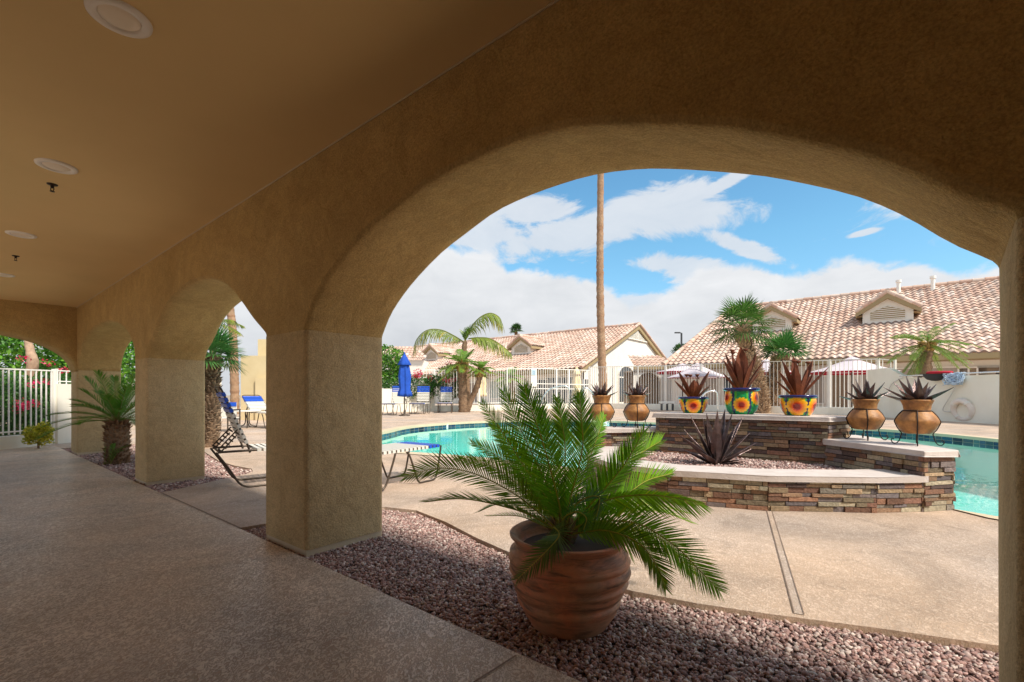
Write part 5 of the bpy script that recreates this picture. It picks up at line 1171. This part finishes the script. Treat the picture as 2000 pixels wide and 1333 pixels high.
for k in range(120):
    a = rnd(0, 6.28); b0 = c + Vector((math.cos(a) * .25, math.sin(a) * .25, rnd(-.5, -.05))); l = rnd(.5, 1.0); tp = b0 + Vector((math.cos(a) * l * .35, math.sin(a) * l * .35, -l)); s_ = Vector((-math.sin(a), math.cos(a), 0)) * .035; mb.add([b0 - s_, b0 + s_, tp], [(0, 1, 2)], False, shade((.36, .27, .15), rnd(.6, 1.3)))
mb.build('dead_skirt', 'boots', o)
pth = [Vector((P(1511, 0, 29).x, 29, 0)), P(1512, 780, 29), P(1515, 750, 29), P(1521, 715, 29), P(1527, 697, 29)]
o = shaggy('fan_palm', pth, .46, .34, 44, 16, .30, 'shorter fan palm with a thick shaggy trunk left of the rightmost painted bowl', seed=8)
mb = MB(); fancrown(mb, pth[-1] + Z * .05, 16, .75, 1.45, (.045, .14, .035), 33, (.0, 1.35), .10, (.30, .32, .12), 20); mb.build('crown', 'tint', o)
# queen palm with big arching fronds
Yq = 32; b = P(912, 803, Yq); cq = P(908, 668, Yq); o = empty('queen_palm', (b.x, Yq, 0), 'palm with three long arching plumes standing behind the pool fence', 'palm')
ringtrunk('trunk', [Vector((b.x, Yq, 0)), P(911, 740, Yq), P(907, 690, Yq), cq], .26, .16, o, 'trunk', 30)
mb = MB(); random.seed(17)
for pts_, L in (([(905, 668), (888, 657), (862, 645), (835, 645), (815, 662), (807, 690)], 1.3), ([(912, 660), (920, 640), (938, 620), (958, 612), (975, 620), (982, 636)], 1.35), ([(915, 662), (935, 660), (957, 662), (980, 675), (997, 690)], 1.3)):
    feather(mb, [P(x, y, Yq + rnd(-.3, .3)) for x, y in pts_], L, 58, .055, Z, R(-20), R(60), 1.3, (.15, .19, .04), rr=.05, start=.06, tipc=(.42, .30, .07), jit=.3)
for k in range(5): feather(mb, [cq, cq + Vector((rnd(-.3, .3), rnd(-.3, .3), .6)), cq + Vector((rnd(-.8, .8), rnd(-.5, .5), rnd(.7, 1.2)))], .5, 16, .06, Z, R(20), R(45), .2, (.10, .18, .03), rr=.03)
mb.build('crown', 'tint', o)
def small_palm(name, path, r0, r1, length, L, nf, seed, label, col=(.10, .19, .03), tipc=(.30, .27, .06), elev=(-.5, 1.1), n=22, w=.06):
    o = empty(name, (path[0].x, path[0].y, 0), label, 'palm', 'date palms round the pool'); ringtrunk('trunk', path, r0, r1, o, 'trunk', 30, .08); mb = MB(); crown(mb, path[-1], nf, length, L, col, seed, elev, n, w, .45, tipc, .02); mb.build('crown', 'tint', o)
    mb = MB(); random.seed(seed); boots(mb, [lerp(path[-2], path[-1], .5), path[-1]], r1 * 1.1, r1 * 1.2, 6, 9, r1 * 1.1, (.30, .18, .06), (.45, .30, .10), .8); mb.build('leaf_bases', 'boots', o); return o
g = G(905, 805.5); small_palm('date_palm', [g, P(904, 770, g.y), P(903, 740, g.y), P(902, 712, g.y)], .30, .26, 1.65, .42, 28, 41, 'thick trunked date palm on the far deck in front of the fence')
g = G(911, 805.5); small_palm('date_palm', [g, P(920, 782, g.y), P(933, 752, g.y), P(940, 722, g.y)], .20, .17, .95, .30, 18, 42, 'thin palm leaning right from the foot of the thick date palm')
small_palm('date_palm', [Vector((P(1001, 0, 38).x, 38, 0)), P(1001, 770, 38), P(998, 750, 38), P(995, 737, 38)], .24, .22, 1.2, .5, 26, 43, 'low bushy palm just beyond the fence by the greenish window', (.14, .26, .04))
small_palm('date_palm', [Vector((P(1809, 0, 21.5).x + .35, 21.6, 0)), Vector((P(1809, 0, 21.6).x, 21.6, 1.6)), P(1808, 700, 21.6), P(1812, 672, 21.6)], .27, .22, 1.7, .30, 44, 44, 'palm with thin drooping fronds behind the cream wall on the right', (.11, .20, .03), (.22, .14, .05), (-1.0, .9), 30, .028)
c = P(1008, 645, 72); o = empty('fan_palm', (c.x, 72, 0), 'tiny distant palm top peeking over the left house ridge', 'palm'); ringtrunk('trunk', [Vector((c.x, 72, 0)), c * .5 + Vector((c.x, 72, 0)) * .5, c], .3, .25, o, 'trunk', 12); mb = MB(); fancrown(mb, c, 16, .5, .9, (.04, .09, .03), 5, (-.3, 1.3), .12); mb.build('crown', 'tint', o)
c = P(1328, 683, 70); plant('leafy_tree', 'small distant tree beside the street lamp above the porch roof', 'tree', (c.x, 70, 0), [[Vector((c.x, 70, 0)), Vector((c.x, 70, 4)), c]], [(c.x, 70, c.z - .2, 1.0, 1.0, 1.1)], 900, .3, DG)
# street lamp
c = P(1331, 651, 62); o = empty('street_lamp', (c.x, 62, 0), 'dark street lamp seen above the porch roof between the houses', 'street lamp'); mb = MB(); mb.tube([Vector((c.x, 62, 0)), c], .13, 8); mb.build('pole', 'grey', o); mb = MB(); mb.tube([c, c + Vector((-.35, 0, .05))], .06, 6); mb.box(c + Vector((-.55, 0, .05)), .7, .3, .16); mb.build('lamp_head', 'grey', o)
# pool furniture beyond: bench, rails
p = G(1303, 803.5); p = P(1303, 801, 33); o = empty('bench', (p.x, 33, 0), 'small white topped bench on the far deck left of the stone wall', 'bench'); mb = MB(); zz = H - (786 - CY) / F * 33; mb.box((p.x, 33, zz), 1.0, .4, .12); mb.build('seat', 'white', o)
for s in (-.4, 0, .4): mb = MB(); mb.box((p.x + s, 33, zz / 2 - .06), .06, .3, zz - .12); mb.build('leg', 'grey', o)
def handrail(px, Y, pts_, label):
    o = empty('pool_handrail', (P(px, 0, Y).x, Y, 0), label, 'handrail', 'steel pool handrails')
    for s in (0, .55): mb = MB(); mb.tube(cr([P(a, b, Y + s) for a, b in pts_], 24), .035, 7); mb.build('rail', 'chrome', o)
handrail(1385, 20.5, [(1370, 826), (1368, 800), (1372, 775), (1385, 765), (1400, 768), (1402, 800)], 'curved steel pool handrail behind the leftmost painted bowl')
handrail(1080, 22.5, [(1054, 818), (1056, 790), (1068, 766), (1085, 757), (1110, 758), (1112, 800)], 'steel pool handrail behind the tallest potted sago fronds')
handrail(1150, 22.5, [(1137, 818), (1136, 770), (1142, 758), (1155, 766), (1172, 790), (1176, 812)], 'steel pool handrail left of the nearer left clay pot')

# ------------------------------------------------------------------ world, sun, camera
world = bpy.data.worlds.new('World'); S.world = world; world.use_nodes = True; t = world.node_tree; t.nodes.clear()
out = N(t, 'ShaderNodeOutputWorld'); bg = N(t, 'ShaderNodeBackground'); t.links.new(bg.outputs[0], out.inputs[0])
sky = N(t, 'ShaderNodeTexSky'); sky.sky_type = 'NISHITA'; sky.sun_disc = False
SD = Vector((.747, -.665, 0)).normalized(); EL = R(50)
sky.sun_elevation = EL; sky.sun_rotation = math.atan2(SD.x, SD.y); sky.air_density = 1.0; sky.dust_density = .6; sky.ozone_density = 2.0
tc = N(t, 'ShaderNodeTexCoord'); sx = N(t, 'ShaderNodeSeparateXYZ'); t.links.new(tc.outputs['Generated'], sx.inputs[0])
def MA(op, a, b=None, c=None):
    n = t.nodes.new('ShaderNodeMath'); n.operation = op
    for i, v in enumerate((a, b, c)):
        if v is None: continue
        if isinstance(v, (int, float)): n.inputs[i].default_value = v
        else: t.links.new(v, n.inputs[i])
    return n.outputs[0]
az = MA('ARCTAN2', sx.outputs[0], sx.outputs[1]); el = MA('ARCSINE', sx.outputs[2])
def azel(px, py): d = (px - CX) / F; return math.atan(d), math.atan((CY - py) / F / math.sqrt(1 + d * d))
def vec_noise(scale, detail, rough, sy=1.0, dist=0, off=0):
    cb_ = N(t, 'ShaderNodeCombineXYZ'); t.links.new(az, cb_.inputs[0]); t.links.new(MA('MULTIPLY', el, sy), cb_.inputs[1]); cb_.inputs[2].default_value = off
    n = N(t, 'ShaderNodeTexNoise'); t.links.new(cb_.outputs[0], n.inputs['Vector']); n.inputs['Scale'].default_value = scale; n.inputs['Detail'].default_value = detail; n.inputs['Roughness'].default_value = rough; n.inputs['Distortion'].default_value = dist
    return MA('SUBTRACT', n.outputs['Fac'], .5)
# the cumulus bank: height of its top against compass direction
tops_ = [(300, 520), (640, 500), (860, 478), (930, 484), (960, 500), (994, 535), (1050, 526), (1160, 538), (1195, 560), (1230, 588), (1265, 580), (1320, 560), (1370, 528), (1450, 520), (1530, 528), (1600, 516), (1660, 502), (1740, 514), (1850, 520), (1960, 500), (2100, 520)]
A0_, A1_ = azel(300, 0)[0], azel(2100, 0)[0]
fac = MA('DIVIDE', MA('SUBTRACT', az, A0_), A1_ - A0_)
cr_ = t.nodes.new('ShaderNodeValToRGB'); t.links.new(fac, cr_.inputs[0]); e = cr_.color_ramp.elements; cr_.color_ramp.interpolation = 'B_SPLINE' if False else 'LINEAR'
while len(e) < len(tops_): e.new(.5)
for k, (px, py) in enumerate(tops_):
    a, b = azel(px, py); e[k].position = min(1, max(0, (a - A0_) / (A1_ - A0_))); v = b * 2; e[k].color = (v, v, v, 1)
topel = MA('MULTIPLY', cr_.outputs[0], .5)
big_n = vec_noise(5, 9, .58, 1.3, 0); fine_n = vec_noise(17, 8, .62, 1.3, .3, 3)
dd = MA('ADD', MA('SUBTRACT', topel, el), MA('ADD', MA('MULTIPLY', big_n, .075), MA('MULTIPLY', fine_n, .055)))
def sm(x, a, b):
    n = t.nodes.new('ShaderNodeMapRange'); n.interpolation_type = 'SMOOTHSTEP'; t.links.new(x, n.inputs[0]); n.inputs[1].default_value = a; n.inputs[2].default_value = b; return n.outputs[0]
bank = sm(dd, -.005, .016)
def blob(px, py, rx, ry, tilt=0):
    a, b = azel(px, py); da = MA('SUBTRACT', az, a); de = MA('SUBTRACT', el, b)
    if tilt: de = MA('SUBTRACT', de, MA('MULTIPLY', da, tilt))
    return MA('SUBTRACT', 1, MA('SQRT', MA('ADD', MA('POWER', MA('DIVIDE', da, rx), 2), MA('POWER', MA('DIVIDE', de, ry), 2))))
bl = blob(1100, 470, .20, .055, .08)
for a_ in (blob(1310, 420, .17, .065, .0), blob(1200, 445, .12, .05, .1), blob(1050, 410, .11, .035, .05), blob(1440, 480, .10, .022, -.5), blob(1410, 362, .09, .016, .35), blob(1330, 520, .12, .035, -.2), blob(940, 455, .12, .04, 0), blob(1690, 455, .035, .007, .1), blob(1250, 600, .10, .03, 0), blob(600, 400, .35, .12, 0), blob(2100, 300, .25, .12, 0)): bl = MA('MAXIMUM', bl, a_)
w_n = vec_noise(6, 11, .66, 2.0, .6, 7)
upper = sm(MA('ADD', MA('MULTIPLY', bl, .55), MA('MULTIPLY', w_n, 1.25)), .03, .24)
# unseen sky: cloud added for views from any side and for whiter, stronger light
ev = sm(vec_noise(3.0, 8, .6, 1.6, .2, 11), -.10, .04); away = sm(MA('ABSOLUTE', az), .95, 1.25); high = sm(el, .5, .62)
ev = MA('MULTIPLY', ev, MA('MAXIMUM', away, high)); ev = MA('MULTIPLY', ev, sm(el, -.02, .05))
blueT = ramp(t, MA('DIVIDE', el, .6), [(0, (.70, .85, .90)), (.5, (.66, 1.0, .98)), (1, (.55, .92, .97))])
skyc = N(t, 'ShaderNodeVectorMath', operation='SCALE'); t.links.new(sky.outputs[0], skyc.inputs[0]); skyc.inputs['Scale'].default_value = SKYS = .10
skyv = mix(t, 1.0, skyc.outputs[0], blueT, 'MULTIPLY')
SKY_GAIN = 2.1
g_ = N(t, 'ShaderNodeVectorMath', operation='SCALE'); t.links.new(skyv, g_.inputs[0]); g_.inputs['Scale'].default_value = SKY_GAIN
shn = vec_noise(7, 8, .6, 2.2, .3, 5)
base_sh = MA('ADD', MA('ADD', .60, MA('MULTIPLY', sm(dd, .30, .0), .26)), MA('MULTIPLY', shn, .42))
cw = ramp(t, base_sh, [(.40, (.50, .53, .58)), (.75, (.74, .765, .80)), (1, (.94, .95, .97))])
ush = MA('ADD', .80, MA('MULTIPLY', w_n, .5)); uw = ramp(t, ush, [(.5, (.60, .67, .76)), (1, (.86, .88, .91))])
c1 = mix(t, MA('MULTIPLY', upper, .88), g_.outputs[0], uw); c1 = mix(t, ev, c1, uw); c2_ = mix(t, bank, c1, cw)
CL = N(t, 'ShaderNodeVectorMath', operation='SCALE'); t.links.new(c2_, CL.inputs[0]); CL.inputs['Scale'].default_value = .355
t.links.new(CL.outputs[0], bg.inputs[0]); bg.inputs[1].default_value = 1.0
sl = bpy.data.lights.new('sun', 'SUN'); sl.energy = 1.9; sl.angle = R(6); sl.color = (1, .93, .82); so = bpy.data.objects.new('sun', sl); COL.objects.link(so)
dirv = Vector((SD.x * math.cos(EL), SD.y * math.cos(EL), math.sin(EL))); so.rotation_euler = dirv.to_track_quat('Z', 'Y').to_euler(); so.location = (20, -20, 30)
cam = bpy.data.cameras.new('camera'); co = bpy.data.objects.new('camera', cam); COL.objects.link(co); S.camera = co
co.location = (0, 0, H); co.rotation_euler = (R(90), 0, 0); cam.sensor_width = 36; cam.lens = 36 * F / 2000; cam.shift_y = (CY - 666.5) / 2000; cam.clip_end = 2000; cam.clip_start = .05
S.view_settings.view_transform = 'Standard'; S.view_settings.look = 'None'; S.view_settings.exposure = 1.50; S.view_settings.gamma = 1
S.cycles.use_denoising = True; S.cycles.max_bounces = 12; S.cycles.diffuse_bounces = 8; S.cycles.transparent_max_bounces = 12; S.cycles.sample_clamp_indirect = 8
